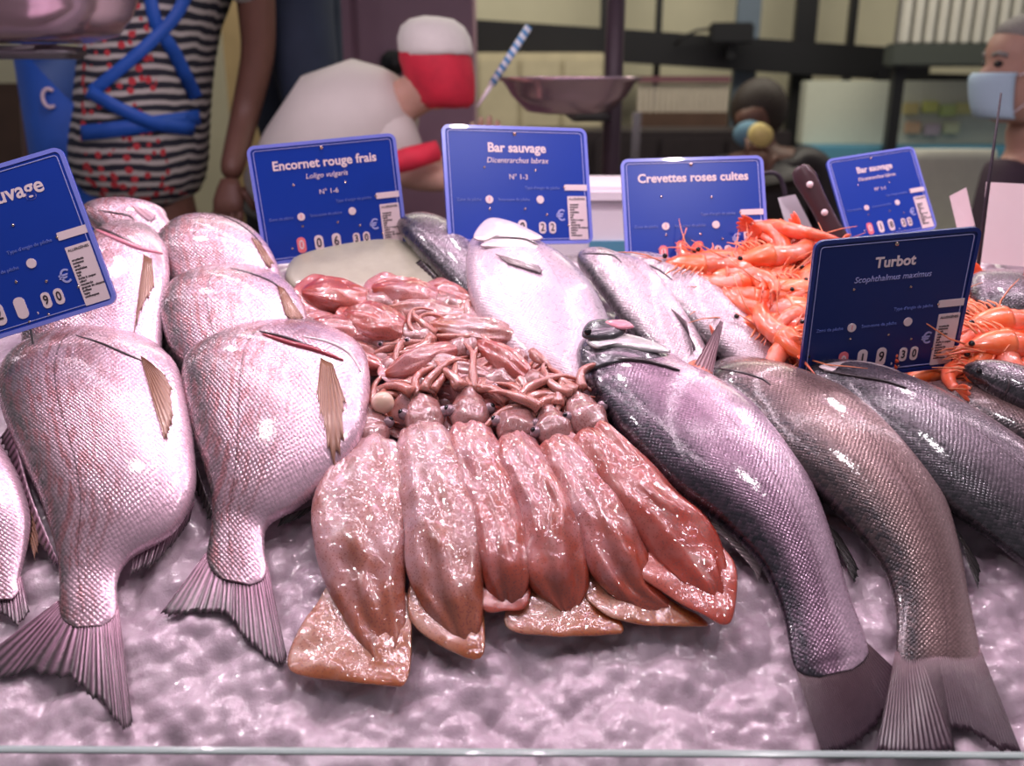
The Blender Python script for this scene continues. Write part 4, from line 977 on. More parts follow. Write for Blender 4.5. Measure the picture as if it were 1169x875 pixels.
# beige stone pillar and warm boards left of it
struct(bar(Vector((Q(292, 0, 3.9).x, 3.9, 3.1)), Vector((Q(292, 0, 3.9).x, 3.9, 0)), .32, 'trim_8', simple('warm_pillar', (.36, .26, .13), .6, 0, .3, .2, 8)))
# wooden boards pane behind centre
cabinet(545, 690, 60, 4.2, .2, simple('beige_boards', (.50, .44, .30), .6, 0, .2, .2, 10), 'beige wooden counter front behind the steel pan', doors=3)

# ------------------------------------------------------------------ scales with steel pans
M['pan'] = simple('pan_steel', (.80, .58, .68), .2, .85, .04)  # pink reflection of the lamps is put into the steel colour
# top left: weighing pan hanging over the counter
pr = empty('hanging_scale', Q(60, 40, .95)); tag(pr, 'rounded stainless steel weighing pan hanging at the upper left corner', 'scale')
def rr_ring(c, w, d, r, z, n=6):
    pts = []
    for cx, cy, a0 in ((w / 2 - r, d / 2 - r, 0), (-w / 2 + r, d / 2 - r, 90), (-w / 2 + r, -d / 2 + r, 180), (w / 2 - r, -d / 2 + r, 270)):
        for k in range(n + 1): a_ = R(a0 + 90 * k / n); pts.append(c + Vector((cx + r * math.cos(a_), cy + r * math.sin(a_), z)))
    return pts
c0 = Q(-10, 48, 1.02)
rg = [rr_ring(c0, w, d, r, z) for w, d, r, z in ((.30, .16, .05, 0), (.38, .24, .07, .012), (.43, .28, .08, .045), (.46, .31, .09, .085), (.475, .325, .095, .09), (.475, .325, .095, .083), (.45, .30, .085, .080), (.42, .27, .08, .045), (.37, .23, .07, .016), (.29, .15, .05, .006))]
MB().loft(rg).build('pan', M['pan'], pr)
for sx in (-1, 1):
    for sy in (-1, 1): MB().tube([c0 + Vector((sx * .2, sy * .13, .085)), c0 + Vector((sx * .02, sy * .01, .5))], .003, 6).build('hanger', M['steel'], pr)
MB().tube([c0 + Vector((0, 0, .49)), c0 + Vector((0, 0, 1.6))], .006, 8).build('rod', M['steel'], pr)
MB().box(c0 + Vector((-.05, .02, -.016)), (.36, .10, .02), None, .006).build('bracket', M['steel_dark'], pr)
# centre: pan on a dark post
qr = empty('pan_scale', Vector((Q(700, 100, 1.75).x, 1.75, 0))); tag(qr, 'round steel scale pan carried by a tall dark post in the middle background', 'scale')
c1 = Q(650, 92, 1.66)
rg = []
for r_0, z in ((.06, -.075), (.10, -.07), (.135, -.035), (.155, -.004), (.17, .004), (.17, .008), (.150, .003), (.128, -.03), (.09, -.064), (.04, -.069)):
    rg.append([c1 + Vector((math.cos(q * 6.283 / 32) * r_0, math.sin(q * 6.283 / 32) * r_0, z)) for q in range(32)])
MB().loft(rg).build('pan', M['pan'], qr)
px_ = Q(701, 100, 1.86).x
MB().tube([(px_, 1.88, 0), (px_, 1.88, 2.6)], .024, 14).build('post', simple('post_plum', (.06, .035, .05), .4), qr)
MB().tube([c1 + Vector((0, 0, -.07)), c1 + Vector((.02, .1, -.085)), (px_, 1.88, c1.z - .09)], .012, 8).build('arm', M['steel_dark'], qr)
MB().disc((px_, 1.88, .012), .14, (0, 0, 1), .024, 24).build('base', M['steel_dark'], qr)
# white polystyrene box behind the cards
bx = empty('polystyrene_box', Q(694, 290, .92)); tag(bx, 'white polystyrene fish box between the two middle price cards', 'box')
M['foam'] = simple('foam', (.84, .76, .80), .6, 0, .03)
cb = Q(696, 258, 1.05)
MB().box(cb - Vector((0, 0, .05)), (.24, .2, .20), None, .01).build('body', M['foam'], bx, False)
MB().box(cb + Vector((0, 0, .065)), (.25, .21, .03), None, .008).build('lid', M['foam'], bx, False)
MB().box(cb + Vector((.005, -.104, -.02)), (.10, .006, .02)).build('blue_band', M['blueb'], bx, False)
# back worktop the staff use: holds the box
wt = MB().box((.05, 1.10, cb.z - .165), (2.2, .34, .03), None, .004)
wtr = empty('work_table', Vector((.05, 1.10, 0))); tag(wtr, 'steel work table behind the display, under the white box', 'table')
wt.build('tabletop', M['steel_dark'], wtr, False)
for x in (-.95, 1.05):
    for y in (.97, 1.23): MB().tube([(x, y, 0), (x, y, cb.z - .18)], .018, 10).build('leg', M['steel_dark'], wtr)

# ------------------------------------------------------------------ people
def skin(name, joints, edges, mat, parent, sub=2):
    """joints: (point, rx, ry)"""
    me = bpy.data.meshes.new(name); inv = parent_world(parent).inverted()
    me.from_pydata([tuple(inv @ Vector(j[0])) for j in joints], edges, []); o = bpy.data.objects.new(name, me); COL.objects.link(o)
    s_ = o.modifiers.new('s', 'SKIN'); s_.use_smooth_shade = True; s_.branch_smoothing = .6
    for i, j in enumerate(joints): me.skin_vertices[0].data[i].radius = (j[1], j[2]); me.skin_vertices[0].data[i].use_root = (i == 0)
    q = o.modifiers.new('u', 'SUBSURF'); q.levels = q.render_levels = sub
    bpy.context.view_layer.update(); ev = o.evaluated_get(bpy.context.evaluated_depsgraph_get()); m2 = bpy.data.meshes.new_from_object(ev)
    o.modifiers.clear(); o.data = m2; m2.materials.clear(); m2.materials.append(mat)
    for p in m2.polygons: p.use_smooth = True
    o.parent = parent; pm = parent_world(parent)
    return o, Surf([pm @ v.co for v in m2.vertices], [tuple(p.vertices) for p in m2.polygons])
def V3(px, py, Y): return Q(px, py, Y)
M['skin'] = simple('skin', (.56, .33, .25), .5, 0, .1, Subsurface_Weight=.2, Subsurface_Radius=(.01, .004, .002))
M['skin2'] = simple('skin_brown', (.17, .08, .055), .5, 0, .1, Subsurface_Weight=.1, Subsurface_Radius=(.01, .004, .002))
M['hair_grey'] = simple('hair_grey', (.30, .28, .26), .7, 0, .3, .8, 150)
M['hair_dark'] = simple('hair_dark', (.03, .018, .012), .6, 0, .3, .8, 150)
M['navy'] = simple('navy_cloth', (.022, .035, .065), .8, 0, .2, .3, 20)
M['plumcloth'] = simple('dark_plum_cloth', (.05, .03, .045), .8, 0, .2, .3, 20)
M['trouser'] = simple('trousers', (.03, .03, .04), .8, 0, .2)
M['shoe'] = simple('shoe', (.02, .02, .02), .5)
M['mask'] = simple('mask_blue', (.50, .68, .80), .7, 0, .04, .2, 60)
M['apron'] = simple('apron_blue', (.01, .09, .45), .55, 0, .15, .2, 14)
m = NT('striped_knit'); ob = m.n('ShaderNodeTexCoord').outputs['Object']; sp = m.n('ShaderNodeSeparateXYZ', {0: ob}); nz = m.noise(ob, 9, 2)
zz = m.math('ADD', m.math('MULTIPLY', sp.outputs[2], 40), m.math('MULTIPLY', nz, 1.1)); fr = m.math('FRACT', zz)
c = m.mix(m.math('GREATER_THAN', fr, .56), (.015, .018, .03), (.48, .46, .42))
# red spots down the middle of the back
xd = m.math('ABSOLUTE', m.math('SUBTRACT', sp.outputs[0], m.math('ADD', .03, m.math('MULTIPLY', sp.outputs[2], .02))))
rd = m.vor(ob, 42, .8).outputs['Distance']
msk = m.math('MULTIPLY', m.math('LESS_THAN', rd, .36), m.math('LESS_THAN', xd, .085))
msk = m.math('MULTIPLY', msk, m.math('GREATER_THAN', sp.outputs[2], 1.08 - .0))
c = m.mix(msk, c, (.50, .04, .05)); m.set(Base_Color=c, Roughness=.8, Normal=m.bump(m.noise(ob, 120, 2), .3, .002)); M['stripe'] = m.m

def torso_person(name, label, hip, chest, neck, head, Y, skinm, topm, hand=None, sh=.19, head_r=.085, face=None, width=.16, depth=.105):
    root = empty('person', Vector((hip.x, hip.y, 0))); tag(root, label, 'person')
    J = [(hip, width, depth), (hip.lerp(chest, .5), width * .86, depth * .9), (chest, width * 1.05, depth), (neck - (neck - chest) * .25, width * .55, depth * .6), (neck, .05, .05), (neck.lerp(head, .55), .052, .056), (head, head_r * .82, head_r), (head + (head - neck).normalized() * head_r * .8, head_r * .7, head_r * .8)]
    E = [(i, i + 1) for i in range(7)]
    for sg in (-1, 1):
        k = len(J); x = Vector((sg, 0, 0))
        J += [(hip + x * .09 + Vector((0, 0, -.10)), .085, .085), (Vector((hip.x + sg * .10, hip.y - .01, .50)), .058, .058), (Vector((hip.x + sg * .10, hip.y + .01, .11)), .04, .04), (Vector((hip.x + sg * .11, hip.y - .06, .045)), .04, .035), (Vector((hip.x + sg * .11, hip.y - .13, .04)), .035, .025)]
        E += [(0, k), (k, k + 1), (k + 1, k + 2), (k + 2, k + 3), (k + 3, k + 4)]
    return root, J, E
def limb(J, E, start, pts):
    k = len(J)
    for i, (p, r_) in enumerate(pts): J.append((p, r_, r_)); E.append((start if i == 0 else k + i - 1, k + i))
    return k
def hand_mesh(root, wrist, d, palm_n, mat, curl=.6, size=.085, side=1):
    """palm with four fingers and a thumb; d towards the fingers"""
    d = d.normalized(); s_ = palm_n.cross(d).normalized() * side; n = palm_n.normalized(); c = wrist + d * size * .5; mb = MB()
    rings = []
    for t, w_ in ((0, .022), (.25, .03), (.6, .037), (1, .036)):
        p = wrist + d * size * t; rings.append([p + s_ * math.cos(q * .5236) * w_ + n * math.sin(q * .5236) * .013 for q in range(12)])
    mb.loft(rings)
    for k, L in enumerate((.068, .078, .073, .056)):
        b0 = wrist + d * size * .95 + s_ * (k - 1.5) * .019; dd = d.copy(); pts = [b0]
        for j in range(4): dd = (dd - n * curl * .5).normalized(); pts.append(pts[-1] + dd * L / 4)
        mb.tube(pts, [.0095, .009, .0085, .008, .006], 8)
    b0 = wrist + d * size * .3 - s_ * .03; dd = (d - s_ * .9).normalized(); pts = [b0]
    for j in range(3): pts.append(pts[-1] + dd * .02); dd = (dd + d * .3 - n * curl * .3).normalized()
    mb.tube(pts, [.012, .0105, .0095, .007], 8)
    return mb.build('hand', mat, root)

# -- fishmonger seen from behind, striped shirt and blue apron
Yw = 1.72
hip, chest, neck, head = V3(158, 235, Yw), V3(168, 30, Yw), V3(190, -115, Yw), V3(197, -175, Yw)
root, J, E = torso_person('p', 'person seen from behind in striped shirt with crossed blue apron straps', hip, chest, neck, head, Yw, M['skin2'], M['stripe'])
kl = limb(J, E, 3, [(V3(90, -60, Yw), .055), (V3(46, 30, Yw + .1), .045), (V3(40, 130, Yw + .2), .038), (V3(40, 205, Yw + .25), .028)])
kr_ = limb(J, E, 3, [(V3(288, -62, Yw), .055), (V3(296, 60, Yw + .05), .044), (V3(280, 130, Yw + .05), .038), (V3(262, 205, Yw - .08), .03)])
skin('body', J, E, M['skin2'], root)
hand_mesh(root, V3(40, 205, Yw + .25), Vector((0, -.5, -1)), Vector((0, -1, .4)), M['skin2']); hand_mesh(root, V3(262, 205, Yw - .08), Vector((0, -.5, -1)), Vector((0, -1, .4)), M['skin2'], side=-1)
SJ = [(hip + Vector((0, 0, -.02)), .265, .17), (hip.lerp(chest, .42), .245, .16), (chest, .29, .17), (neck - (neck - chest) * .28, .15, .10), (neck - (neck - chest) * .08, .062, .062),
      (V3(118, -62, Yw), .072, .072), (V3(88, -10, Yw), .066, .066), (V3(278, -64, Yw), .074, .074), (V3(288, 10, Yw), .068, .068)]
shirt, ssurf = skin('shirt', SJ, [(0, 1), (1, 2), (2, 3), (3, 4), (3, 5), (5, 6), (3, 7), (7, 8)], M['stripe'], root)
skin('trousers', [(hip + Vector((0, 0, -.08)), .19, .13)] + [q for sg in (-1, 1) for q in ((hip + Vector((sg * .1, 0, -.2)), .10, .10), (Vector((hip.x + sg * .10, hip.y, .52)), .075, .075), (Vector((hip.x + sg * .10, hip.y + .01, .12)), .065, .065))], [(0, 1), (1, 2), (2, 3), (0, 4), (4, 5), (5, 6)], M['trouser'], root)
for sg in (-1, 1): MB().ball(Vector((hip.x + sg * .11, hip.y - .07, .045)), (.052, .13, .044), 16).build('shoe', M['shoe'], root)
MB().ball(head + Vector((0, -.01, .03)), (.095, .105, .11), 20).build('hair', M['hair_dark'], root)
def ribbon(name, pts, w, mat, parent, surf, lift=.006, n=26, th=.003):
    ce = []
    for i in range(n):
        q = cr([list(p) for p in pts], i * (len(pts) - 1) / (n - 1)); ce.append(q)
    L = []; Rr = []
    for i, q in enumerate(ce):
        a_, b_ = ce[max(i - 1, 0)], ce[min(i + 1, n - 1)]; dx, dy = b_[0] - a_[0], b_[1] - a_[1]; l_ = math.hypot(dx, dy) or 1; ox, oy = -dy / l_ * w / 2, dx / l_ * w / 2
        for lst, s_ in ((L, -1), (Rr, 1)):
            px, py = q[0] + ox * s_, q[1] + oy * s_; d = ray(px, py).normalized(); loc, nn, ii, dd = surf.b.ray_cast(CAM, d)
            lst.append((loc - d * lift) if loc is not None else (lst[-1] if lst else Q(px, py, Yw - .13)))
    y = Vector((0, th, 0)); rings = [[l - y * 0, r_ - y * 0, r_ + y, l + y] for l, r_ in zip(L, Rr)]
    return MB().loft(rings).build(name, mat, parent)
ribbon('apron_strap', [(168, -40), (176, 20), (200, 62), (216, 95), (224, 112)], 15, M['apron'], root, ssurf)
ribbon('apron_strap', [(224, -40), (205, 10), (180, 40), (140, 76), (104, 105)], 15, M['apron'], root, ssurf, .009)
ribbon('apron_tie', [(100, 104), (140, 126), (180, 142), (222, 148)], 15, M['apron'], root, ssurf, .011)
ribbon('apron_tie', [(92, 152), (130, 148), (170, 142), (200, 138), (228, 134)], 18, M['apron'], root, ssurf, .008)
ax_, ay_ = Q(160, 120, Yw).x, Yw
def arc(a, z, off=0):
    return Vector((ax_ + math.cos(R(a)) * (.272 + off), ay_ + math.sin(R(a)) * (.175 + off), z))
z0_, z1_ = Q(60, 62, Yw - .05).z, Q(60, 330, Yw - .05).z
MB().loft([[arc(a, z, o_) for z, o_ in ((z0_ - max(0, a - 225) * .004, 0), (z0_ - max(0, a - 225) * .004, .004), (z1_, .004), (z1_, 0))] for a in range(126, 259, 6)]).build('apron_panel', M['apron'], root)
c_ = arc(240, Q(90, 112, Yw - .15).z, .01)
MB().tube([c_ + Vector((math.cos(R(a_)) * .015, -.001, math.sin(R(a_)) * .02)) for a_ in range(50, 320, 15)], .004, 8).build('apron_emblem', M['cream'], root)

# -- person in navy jacket, side on
Yn = 2.0
hip, chest, neck, head = V3(345, 190, Yn + .15), V3(338, -10, Yn + .12), V3(342, -130, Yn + .1), V3(352, -195, Yn + .1)
root, J, E = torso_person('p', 'person in a dark navy jacket, arm bent, left of the mauve cupboard', hip, chest, neck, head, Yn, M['skin'], M['navy'], width=.12, depth=.10)
ks_ = [(V3(340, -60, Yn - .05), .06), (V3(335, 50, Yn - .12), .05), (V3(360, 150, Yn - .1), .042), (V3(345, 220, Yn - .15), .03)]
limb(J, E, 3, ks_); skin('body', J, E, M['skin'], root); hand_mesh(root, V3(345, 220, Yn - .15), Vector((-.1, -.3, -1)), Vector((0, -1, .2)), M['skin'])
skin('jacket', [(hip, .15, .13), (hip.lerp(chest, .5), .14, .12), (chest, .16, .13), (neck - (neck - chest) * .25, .11, .10), (neck, .065, .065), (V3(340, -60, Yn - .06), .095, .095), (V3(340, 45, Yn - .12), .10, .10), (V3(356, 105, Yn - .12), .085, .085), (V3(350, 190, Yn - .12), .055, .055)],
     [(0, 1), (1, 2), (2, 3), (3, 4), (3, 5), (5, 6), (6, 7), (7, 8)], M['navy'], root)
skin('trousers', [(hip + Vector((0, 0, -.05)), .14, .12)] + [q for sg in (-1, 1) for q in ((hip + Vector((sg * .1, 0, -.2)), .09, .09), (Vector((hip.x + sg * .10, hip.y, .52)), .072, .072), (Vector((hip.x + sg * .10, hip.y + .01, .12)), .062, .062))], [(0, 1), (1, 2), (2, 3), (0, 4), (4, 5), (5, 6)], M['trouser'], root)
for sg in (-1, 1): MB().ball(Vector((hip.x + sg * .11, hip.y - .07, .045)), (.052, .13, .044), 16).build('shoe', M['shoe'], root)
MB().ball(head + Vector((0, .02, .03)), (.09, .10, .10), 20).build('hair', M['hair_dark'], root)

# -- person bending forward: pale top, white cap, red face scarf
Yp = 1.55
hip, chest, neck, head = V3(355, 235, Yp + .08), V3(405, 142, Yp + .03), V3(468, 112, Yp), V3(502, 88, Yp - .02)
root = empty('person', Vector((hip.x, hip.y, 0))); tag(root, 'person bending forward in a pale top, white cap and red scarf over the face', 'person')
J = [(hip, .11, .10), (hip.lerp(chest, .5), .11, .10), (chest, .10, .10), (chest.lerp(neck, .7), .06, .06), (neck, .05, .05), (neck.lerp(head, .5), .052, .055), (head, .066, .070), (head + Vector((.02, -.02, -.06)), .05, .05)]
E = [(i, i + 1) for i in range(7)]
for sg in (-1, 1):
    k = len(J); J += [(hip + Vector((sg * .09, 0, -.14)), .085, .085), (Vector((hip.x + sg * .1, hip.y, .5)), .058, .058), (Vector((hip.x + sg * .1, hip.y, .1)), .04, .04), (Vector((hip.x + sg * .1, hip.y - .1, .05)), .035, .03)]; E += [(0, k), (k, k + 1), (k + 1, k + 2), (k + 2, k + 3)]
limb(J, E, 3, [(V3(440, 150, Yp + .0), .05), (V3(462, 200, Yp - .05), .04), (V3(520, 205, Yp - .12), .03)])
limb(J, E, 3, [(V3(420, 135, Yp + .16), .05), (V3(470, 190, Yp + .18), .04), (V3(548, 200, Yp + .02), .03)])
skin('body', J, E, M['skin'], root)
hand_mesh(root, V3(520, 205, Yp - .12), Vector((1, -.2, .0)), Vector((0, -.4, 1)), M['skin'])
hand_mesh(root, V3(548, 200, Yp + .02), Vector((.1, -.1, 1)), Vector((0, -1, 0)), M['skin'], size=.07)
M['palecloth'] = simple('pale_cloth', (.60, .57, .52), .6, 0, .12, .3, 10)
top = MB().tube([hip, hip.lerp(chest, .5), chest, chest.lerp(neck, .4), chest.lerp(neck, .75), chest.lerp(neck, .9)], [.17, .17, .155, .13, .09, .065], 28)
top.tube([V3(425, 140, Yp), V3(445, 160, Yp - .02), V3(460, 188, Yp - .05)], [.075, .07, .058], 20); top.tube([V3(420, 135, Yp + .16), V3(440, 150, Yp + .18), V3(458, 170, Yp + .18)], [.07, .066, .055], 20)
top.build('top', M['palecloth'], root)
skin('trousers', [(hip + Vector((0, 0, -.05)), .14, .12)] + [q for sg in (-1, 1) for q in ((hip + Vector((sg * .1, 0, -.2)), .09, .09), (Vector((hip.x + sg * .10, hip.y, .52)), .072, .072), (Vector((hip.x + sg * .10, hip.y + .01, .12)), .062, .062))], [(0, 1), (1, 2), (2, 3), (0, 4), (4, 5), (5, 6)], M['trouser'], root)
# scarf wrapped round the face, and cap
def head_loft(name, c, prof, mat, tilt=0):
    rings = []
    for z, w_, d_ in prof:
        o_ = c + Vector((z * tilt, 0, z)); rings.append([o_ + Vector((math.cos(q * 6.283 / 28) * w_, math.sin(q * 6.283 / 28) * d_, 0)) + Vector((0, 0, noise.noise(Vector((q * .9, z * 60, 1))) * .004)) for q in range(28)])
    return MB().loft(rings).build(name, mat, root)
c2 = V3(501, 84, Yp)
head_loft('scarf', c2, [(-.072, .052, .055), (-.06, .066, .072), (-.03, .074, .082), (0, .079, .088), (.03, .081, .090), (.045, .078, .088), (.052, .070, .08)], simple('red_scarf', (.62, .02, .05), .7, 0, .35, .4, 24), -.22)
head_loft('cap', c2, [(.038, .081, .091), (.05, .083, .093), (.075, .081, .09), (.098, .070, .078), (.112, .048, .055), (.118, .015, .02)], simple('white_cap', (.78, .76, .70), .7, 0, .05, .3, 60), -.12)
# red cloth cuff of the lower arm
MB().tube([V3(440, 190, Yp - .16), V3(465, 182, Yp - .16), V3(500, 172, Yp - .14)], [.022, .026, .022], 12).build('red_cuff', bpy.data.materials['red_scarf'], root)

pn = empty('pen', V3(547, 116, Yp - .02)); tag(pn, 'blue and white striped stick held up beside the red scarf', 'stick')
a_, b_ = V3(545, 122, Yp - .03), V3(604, 30, Yp - .03)
m = NT('striped_stick'); ob = m.n('ShaderNodeTexCoord').outputs['Object']; sp = m.n('ShaderNodeSeparateXYZ', {0: ob}); f_ = m.math('FRACT', m.math('MULTIPLY', m.math('ADD', sp.outputs[0], sp.outputs[2]), 42))
m.set(Base_Color=m.mix(m.math('GREATER_THAN', f_, .5), (.10, .32, .62), (.80, .86, .92)), Roughness=.3)
MB().tube([a_.lerp(b_, .28), b_], [.0085, .0085], 12).build('shaft', m.m, pn); MB().tube([a_, a_.lerp(b_, .28)], [.003, .005], 10).build('tip', M['foam'], pn)

# -- masked man on the right, face in profile
Ym = 1.75
root = empty('person', Vector((Q(1185, 300, Ym + .1).x, Ym + .1, 0))); tag(root, 'elderly person with grey hair and pale blue mask, dark jacket, at the right edge', 'person')
hip, chest, neck, head = V3(1195, 400, Ym + .1), V3(1196, 222, Ym + .08), V3(1180, 160, Ym + .04), V3(1168, 84, Ym)
J = [(hip, .16, .12), (hip.lerp(chest, .5), .15, .12), (chest, .165, .12), (chest.lerp(neck, .55), .10, .085), (neck, .062, .062), (neck.lerp(head, .5), .062, .066)]
E = [(i, i + 1) for i in range(5)]
for sg in (-1, 1):
    k = len(J); J += [(hip + Vector((sg * .09, 0, -.10)), .085, .085), (Vector((hip.x + sg * .1, hip.y, .5)), .058, .058), (Vector((hip.x + sg * .1, hip.y, .1)), .04, .04), (Vector((hip.x + sg * .1 - .08, hip.y, .05)), .035, .03)]; E += [(0, k), (k, k + 1), (k + 1, k + 2), (k + 2, k + 3)]
arms_ = []
for sg, yy in ((-1, -.1), (1, .12)):
    w_ = hip + Vector((-.16 if sg < 0 else .1, yy - .1, .12)); limb(J, E, 3, [(chest + Vector((sg * .15, yy * .6, .06)), .055), (chest + Vector((sg * .18, yy, -.16)), .045), (w_, .03)]); arms_.append(w_)
# the head as one loft along z with a profile facing left (-x)
prof = [  # z, front (towards -x), back, half width
 (-.115, .045, .035, .040), (-.10, .080, .050, .052), (-.08, .095, .066, .060), (-.06, .094, .078, .064), (-.045, .097, .084, .067), (-.03, .092, .088, .069), (-.018, .108, .092, .070), (-.005, .116, .094, .072), (.01, .102, .096, .074), (.025, .088, .098, .076), (.038, .092, .100, .077), (.055, .094, .102, .077), (.08, .086, .100, .074), (.105, .066, .086, .062), (.12, .038, .056, .042), (.127, .01, .02, .015)]
rings = []
for z, f_, b_, hw in prof:
    rg = []
    for q in range(36):
        a = q * 6.283 / 36; cx = -math.cos(a); r_x = f_ if math.cos(a) > 0 else b_
        nose = abs(math.sin(a)); yv = math.sin(a) * hw
        xv = -math.cos(a) * r_x
        if math.cos(a) > 0 and f_ > .098: base_ = .090; xv = -math.cos(a) * base_ - max(0, (f_ - base_)) * max(0, 1 - nose * 4.5)
        rg.append(head + Vector((xv, yv, z)))
    rings.append(rg)
hb = MB().loft(rings)
skin('body', J, E, M['skin'], root)
hb.build('head', M['skin'], root)
hand_mesh(root, arms_[0], Vector((-1, 0, -.4)), Vector((0, 0, 1)), M['skin']); hand_mesh(root, arms_[1], Vector((-1, 0, -.4)), Vector((0, 0, 1)), M['skin'])
# eye, brow, ear, hair
for sg in (-1, 1):
    MB().ball(head + Vector((-.080, sg * .032, .022)), (.010, .013, .008), 12).build('eye', M['eye'], root)
    MB().tube([head + Vector((-.088, sg * .018, .042)), head + Vector((-.084, sg * .034, .047)), head + Vector((-.070, sg * .052, .040))], .006, 6).build('eyebrow', M['hair_grey'], root)
    MB().ball(head + Vector((.012, sg * .076, -.005)), (.017, .008, .032), 14).build('ear', M['skin'], root)
rings = []
for z, f_, b_, hw in [(-.05, -.035, .088, .070), (-.02, -.02, .100, .076), (.02, -.012, .106, .081), (.055, .01, .110, .083), (.075, .062, .110, .082), (.095, .080, .104, .076), (.115, .066, .088, .064), (.132, .036, .056, .042), (.14, .01, .02, .016)]:
    rg = []
    for q in range(36):
        a = q * 6.283 / 36; r_x = f_ if math.cos(a) > 0 else b_; rg.append(head + Vector((-math.cos(a) * r_x, math.sin(a) * hw, z)))
    rings.append(rg)
MB().loft(rings).build('hair', M['hair_grey'], root)
# face mask: shell in front of nose and mouth
rings = []
for z, f_ in ((-.105, .090), (-.095, .104), (-.075, .114), (-.05, .121), (-.025, .126), (-.008, .127), (.002, .118)):
    rg = []
    for lay in (0, 1):
        seq = range(-9, 10) if lay == 0 else range(9, -10, -1)
        for q in seq:
            a = q * R(7.2); rx = f_ - (.0 if lay == 0 else .004); hw = .080 if lay == 0 else .077
            rg.append(head + Vector((-math.cos(a) * rx, math.sin(a) * hw, z)))
    rings.append(rg)
MB().loft(rings).build('face_mask', M['mask'], root)
for sg in (-1, 1): MB().tube([head + Vector((-.050, sg * .074, -.005)), head + Vector((.020, sg * .083, .018)), head + Vector((.03, sg * .08, -.02)), head + Vector((-.045, sg * .072, -.09))], .0018, 6).build('mask_loop', M['foam'], root)
skin('jacket', [(hip, .19, .15), (hip.lerp(chest, .5), .18, .15), (chest, .20, .15), (chest.lerp(neck, .5), .125, .11), (chest.lerp(neck, .72), .082, .08)] + [q for sg, yy, w_ in ((-1, -.1, arms_[0]), (1, .12, arms_[1])) for q in ((chest + Vector((sg * .15, yy * .6, .06)), .075, .075), (chest + Vector((sg * .18, yy, -.16)), .065, .065), (w_.lerp(chest, .08), .048, .048))],
     [(0, 1), (1, 2), (2, 3), (3, 4), (3, 5), (5, 6), (6, 7), (3, 8), (8, 9), (9, 10)], M['plumcloth'], root)
skin('trousers', [(hip + Vector((0, 0, -.05)), .15, .13)] + [q for sg in (-1, 1) for q in ((hip + Vector((sg * .1, 0, -.2)), .09, .09), (Vector((hip.x + sg * .10, hip.y, .52)), .072, .072), (Vector((hip.x + sg * .10, hip.y + .01, .12)), .062, .062))], [(0, 1), (1, 2), (2, 3), (0, 4), (4, 5), (5, 6)], M['trouser'], root)

# -- dark figure with mask, middle
Yd = 2.7
hip, chest, neck, head = V3(880, 300, Yd), V3(880, 205, Yd), V3(872, 165, Yd), V3(862, 135, Yd - .02)
root, J, E = torso_person('p', 'person in dark clothes with blue mask, behind the shrimp price card', hip, chest, neck, head, Yd, M['skin2'], M['dark'], head_r=.08)
for sg in (-1, 1): limb(J, E, 3, [(chest + Vector((sg * .17, 0, .04)), .05), (chest + Vector((sg * .2, -.05, -.2)), .042), (chest + Vector((sg * .1, -.25, -.22)) if sg > 0 else V3(862, 205, Yd - .30), .03)])
skin('body', J, E, M['skin2'], root)
hand_mesh(root, chest + Vector((.1, -.25, -.22)), Vector((-.5, -1, 0)), Vector((0, 0, 1)), M['skin2']); hand_mesh(root, V3(862, 205, Yd - .30), Vector((0, 0, 1)), Vector((0, -1, 0)), M['skin2'])
skin('coat', [(hip, .2, .15), (hip.lerp(chest, .5), .19, .14), (chest, .2, .14), (neck - (neck - chest) * .25, .12, .10)] + [q for sg in (-1, 1) for q in ((chest + Vector((sg * .17, 0, .04)), .075, .075), (chest + Vector((sg * .2, -.05, -.2)), .062, .062), (chest + Vector((sg * .12, -.2, -.22)), .048, .048))], [(0, 1), (1, 2), (2, 3), (3, 4), (4, 5), (5, 6), (3, 7), (7, 8), (8, 9)], M['dark'], root)
skin('trousers', [(hip + Vector((0, 0, -.05)), .15, .13)] + [q for sg in (-1, 1) for q in ((hip + Vector((sg * .1, 0, -.2)), .09, .09), (Vector((hip.x + sg * .10, hip.y, .5)), .072, .072), (Vector((hip.x + sg * .10, hip.y + .01, .12)), .062, .062))], [(0, 1), (1, 2), (2, 3), (0, 4), (4, 5), (5, 6)], M['trouser'], root)
MB().ball(head + Vector((.02, .035, .03)), (.098, .09, .105), 20).build('hair', M['hair_dark'], root)
MB().ball(head + Vector((-.03, -.055, -.05)), (.055, .04, .045), 16).build('face_mask', simple('mask_deep_blue', (.16, .32, .42), .7), root)
yl = MB().disc(V3(868, 154, Yd - .35), .034, (0, 1, .1), .05, 24).build('paper_cup', simple('yellow_cup', (.85, .68, .25), .5)); tag(yl, 'small yellow cup held in front of the dark clothed person', 'cup')
# white folding chair back seen by the masked man
cr_ = empty('chair', Vector((Q(1080, 200, 2.6).x, 2.6, 0))); tag(cr_, 'white plastic chair left of the masked man', 'chair')
tl, trr = V3(1062, 170, 2.6), V3(1108, 176, 2.6)
M['chairw'] = simple('chair_white', (.62, .62, .52), .4)
w_ = trr.x - tl.x; zt = tl.z; cx = (tl.x + trr.x) / 2
mb = MB(); rg = [[Vector((cx + math.cos(q * .5236) * (w_ / 2 + .1) * s_, 2.6 + math.sin(q * .5236) * .018, z)) for q in range(12)] for z, s_ in ((zt - .42, .8), (zt - .2, .95), (zt - .04, 1.0), (zt, .9))]
mb.loft(rg).build('backrest', M['chairw'], cr_)
MB().box((cx, 2.4, zt - .44), (.44, .42, .04), None, .015).build('seat', M['chairw'], cr_)
for sx in (-1, 1):
    for yy in (2.22, 2.58): MB().tube([(cx + sx * .19, yy, zt - .44), (cx + sx * .22, yy, 0)], .02, 8).build('leg', M['chairw'], cr_)

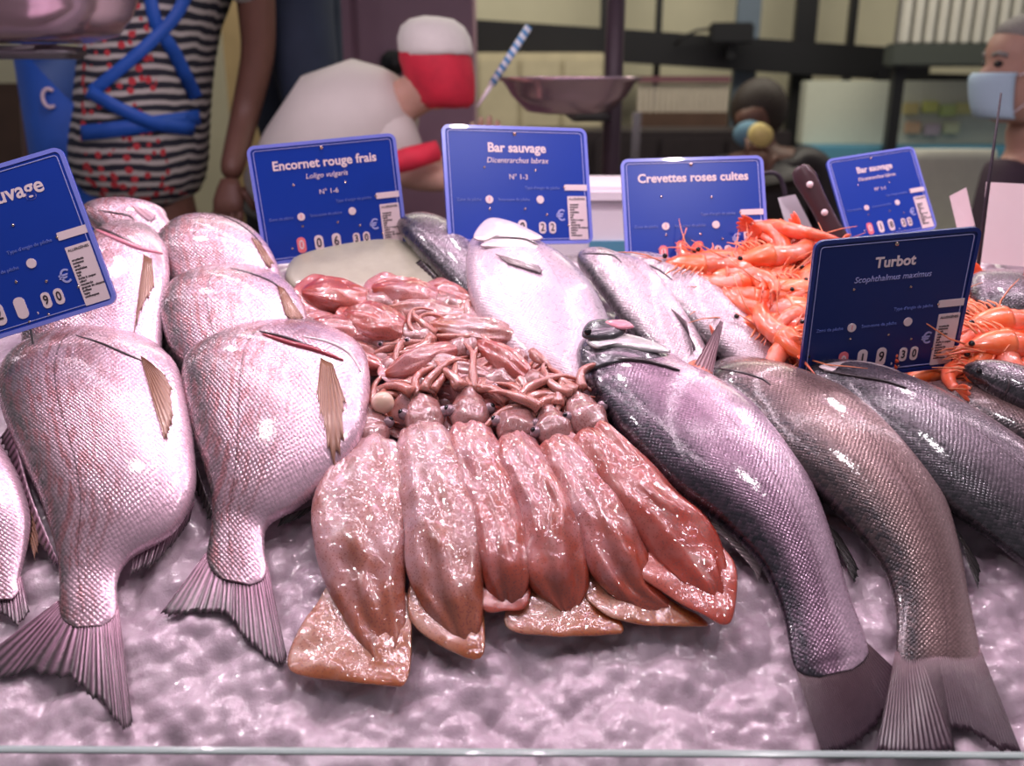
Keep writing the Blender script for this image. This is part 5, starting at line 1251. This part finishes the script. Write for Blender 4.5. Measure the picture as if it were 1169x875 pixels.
# ------------------------------------------------------------------ light, world, camera
def area(name, loc, tgt, sx, sy, power, col):
    l = bpy.data.lights.new(name, 'AREA'); l.shape = 'RECTANGLE'; l.size = sx; l.size_y = sy; l.energy = power; l.color = col
    o = bpy.data.objects.new(name, l); COL.objects.link(o); o.location = loc; o.rotation_euler = (Vector(tgt) - Vector(loc)).to_track_quat('-Z', 'Y').to_euler(); return o
area('overhead_lamp', (.0, .70, 2.25), (0, .40, 1.15), 2.2, .10, 4.2, (1, .52, .78))
area('overhead_lamp', (.0, .10, 2.25), (0, .30, 1.1), 2.2, .05, 1.2, (1, .6, .8))
for x_, e_ in ((-1.0, 3.0), (-.32, 3.6), (.30, 3.6), (.95, 3.4)):
    area('strip_light', (x_, .55, 2.05), (x_ * .8, .45, 1.1), .014, 1.7, e_, (1, .78, .90))
for x_, y_, z_, e_ in ((-.55, .10, 1.95, 1.6), (.05, .85, 2.0, 1.6), (.45, .0, 1.95, 1.5), (-.15, .55, 2.1, 2.0), (.75, .6, 2.0, 1.6), (-.75, .65, 2.05, 1.8)):
    area('glint_light', (x_, y_, z_), (x_ * .6, .35, 1.1), .035, .035, e_, (1, .9, .95))  # small unseen lights added for sharp glints on the wet skins
area('hall_fill', (.5, 3.0, 3.0), (.5, 3.4, 1.0), 4, 1.0, 60, (1, .93, .78))  # unseen area light added to brighten the background
w = bpy.data.worlds.new('world'); SC.world = w; w.use_nodes = True
w.node_tree.nodes['Background'].inputs[0].default_value = (.62, .60, .66, 1); w.node_tree.nodes['Background'].inputs[1].default_value = .24
cd = bpy.data.cameras.new('camera'); cam = bpy.data.objects.new('camera', cd); COL.objects.link(cam); SC.camera = cam
cam.location = CAM; cam.rotation_euler = (R(90) - PITCH, 0, 0)
cd.sensor_width = 36; cd.lens = 18 / math.tan(R(29)) ; cd.clip_start = .01
cd.dof.use_dof = True; cd.dof.focus_distance = .95; cd.dof.aperture_fstop = 4.0
SC.view_settings.view_transform = 'Standard'; SC.view_settings.look = 'None'; SC.view_settings.exposure = 0; SC.view_settings.gamma = 1; SC.view_settings.use_curve_mapping = False
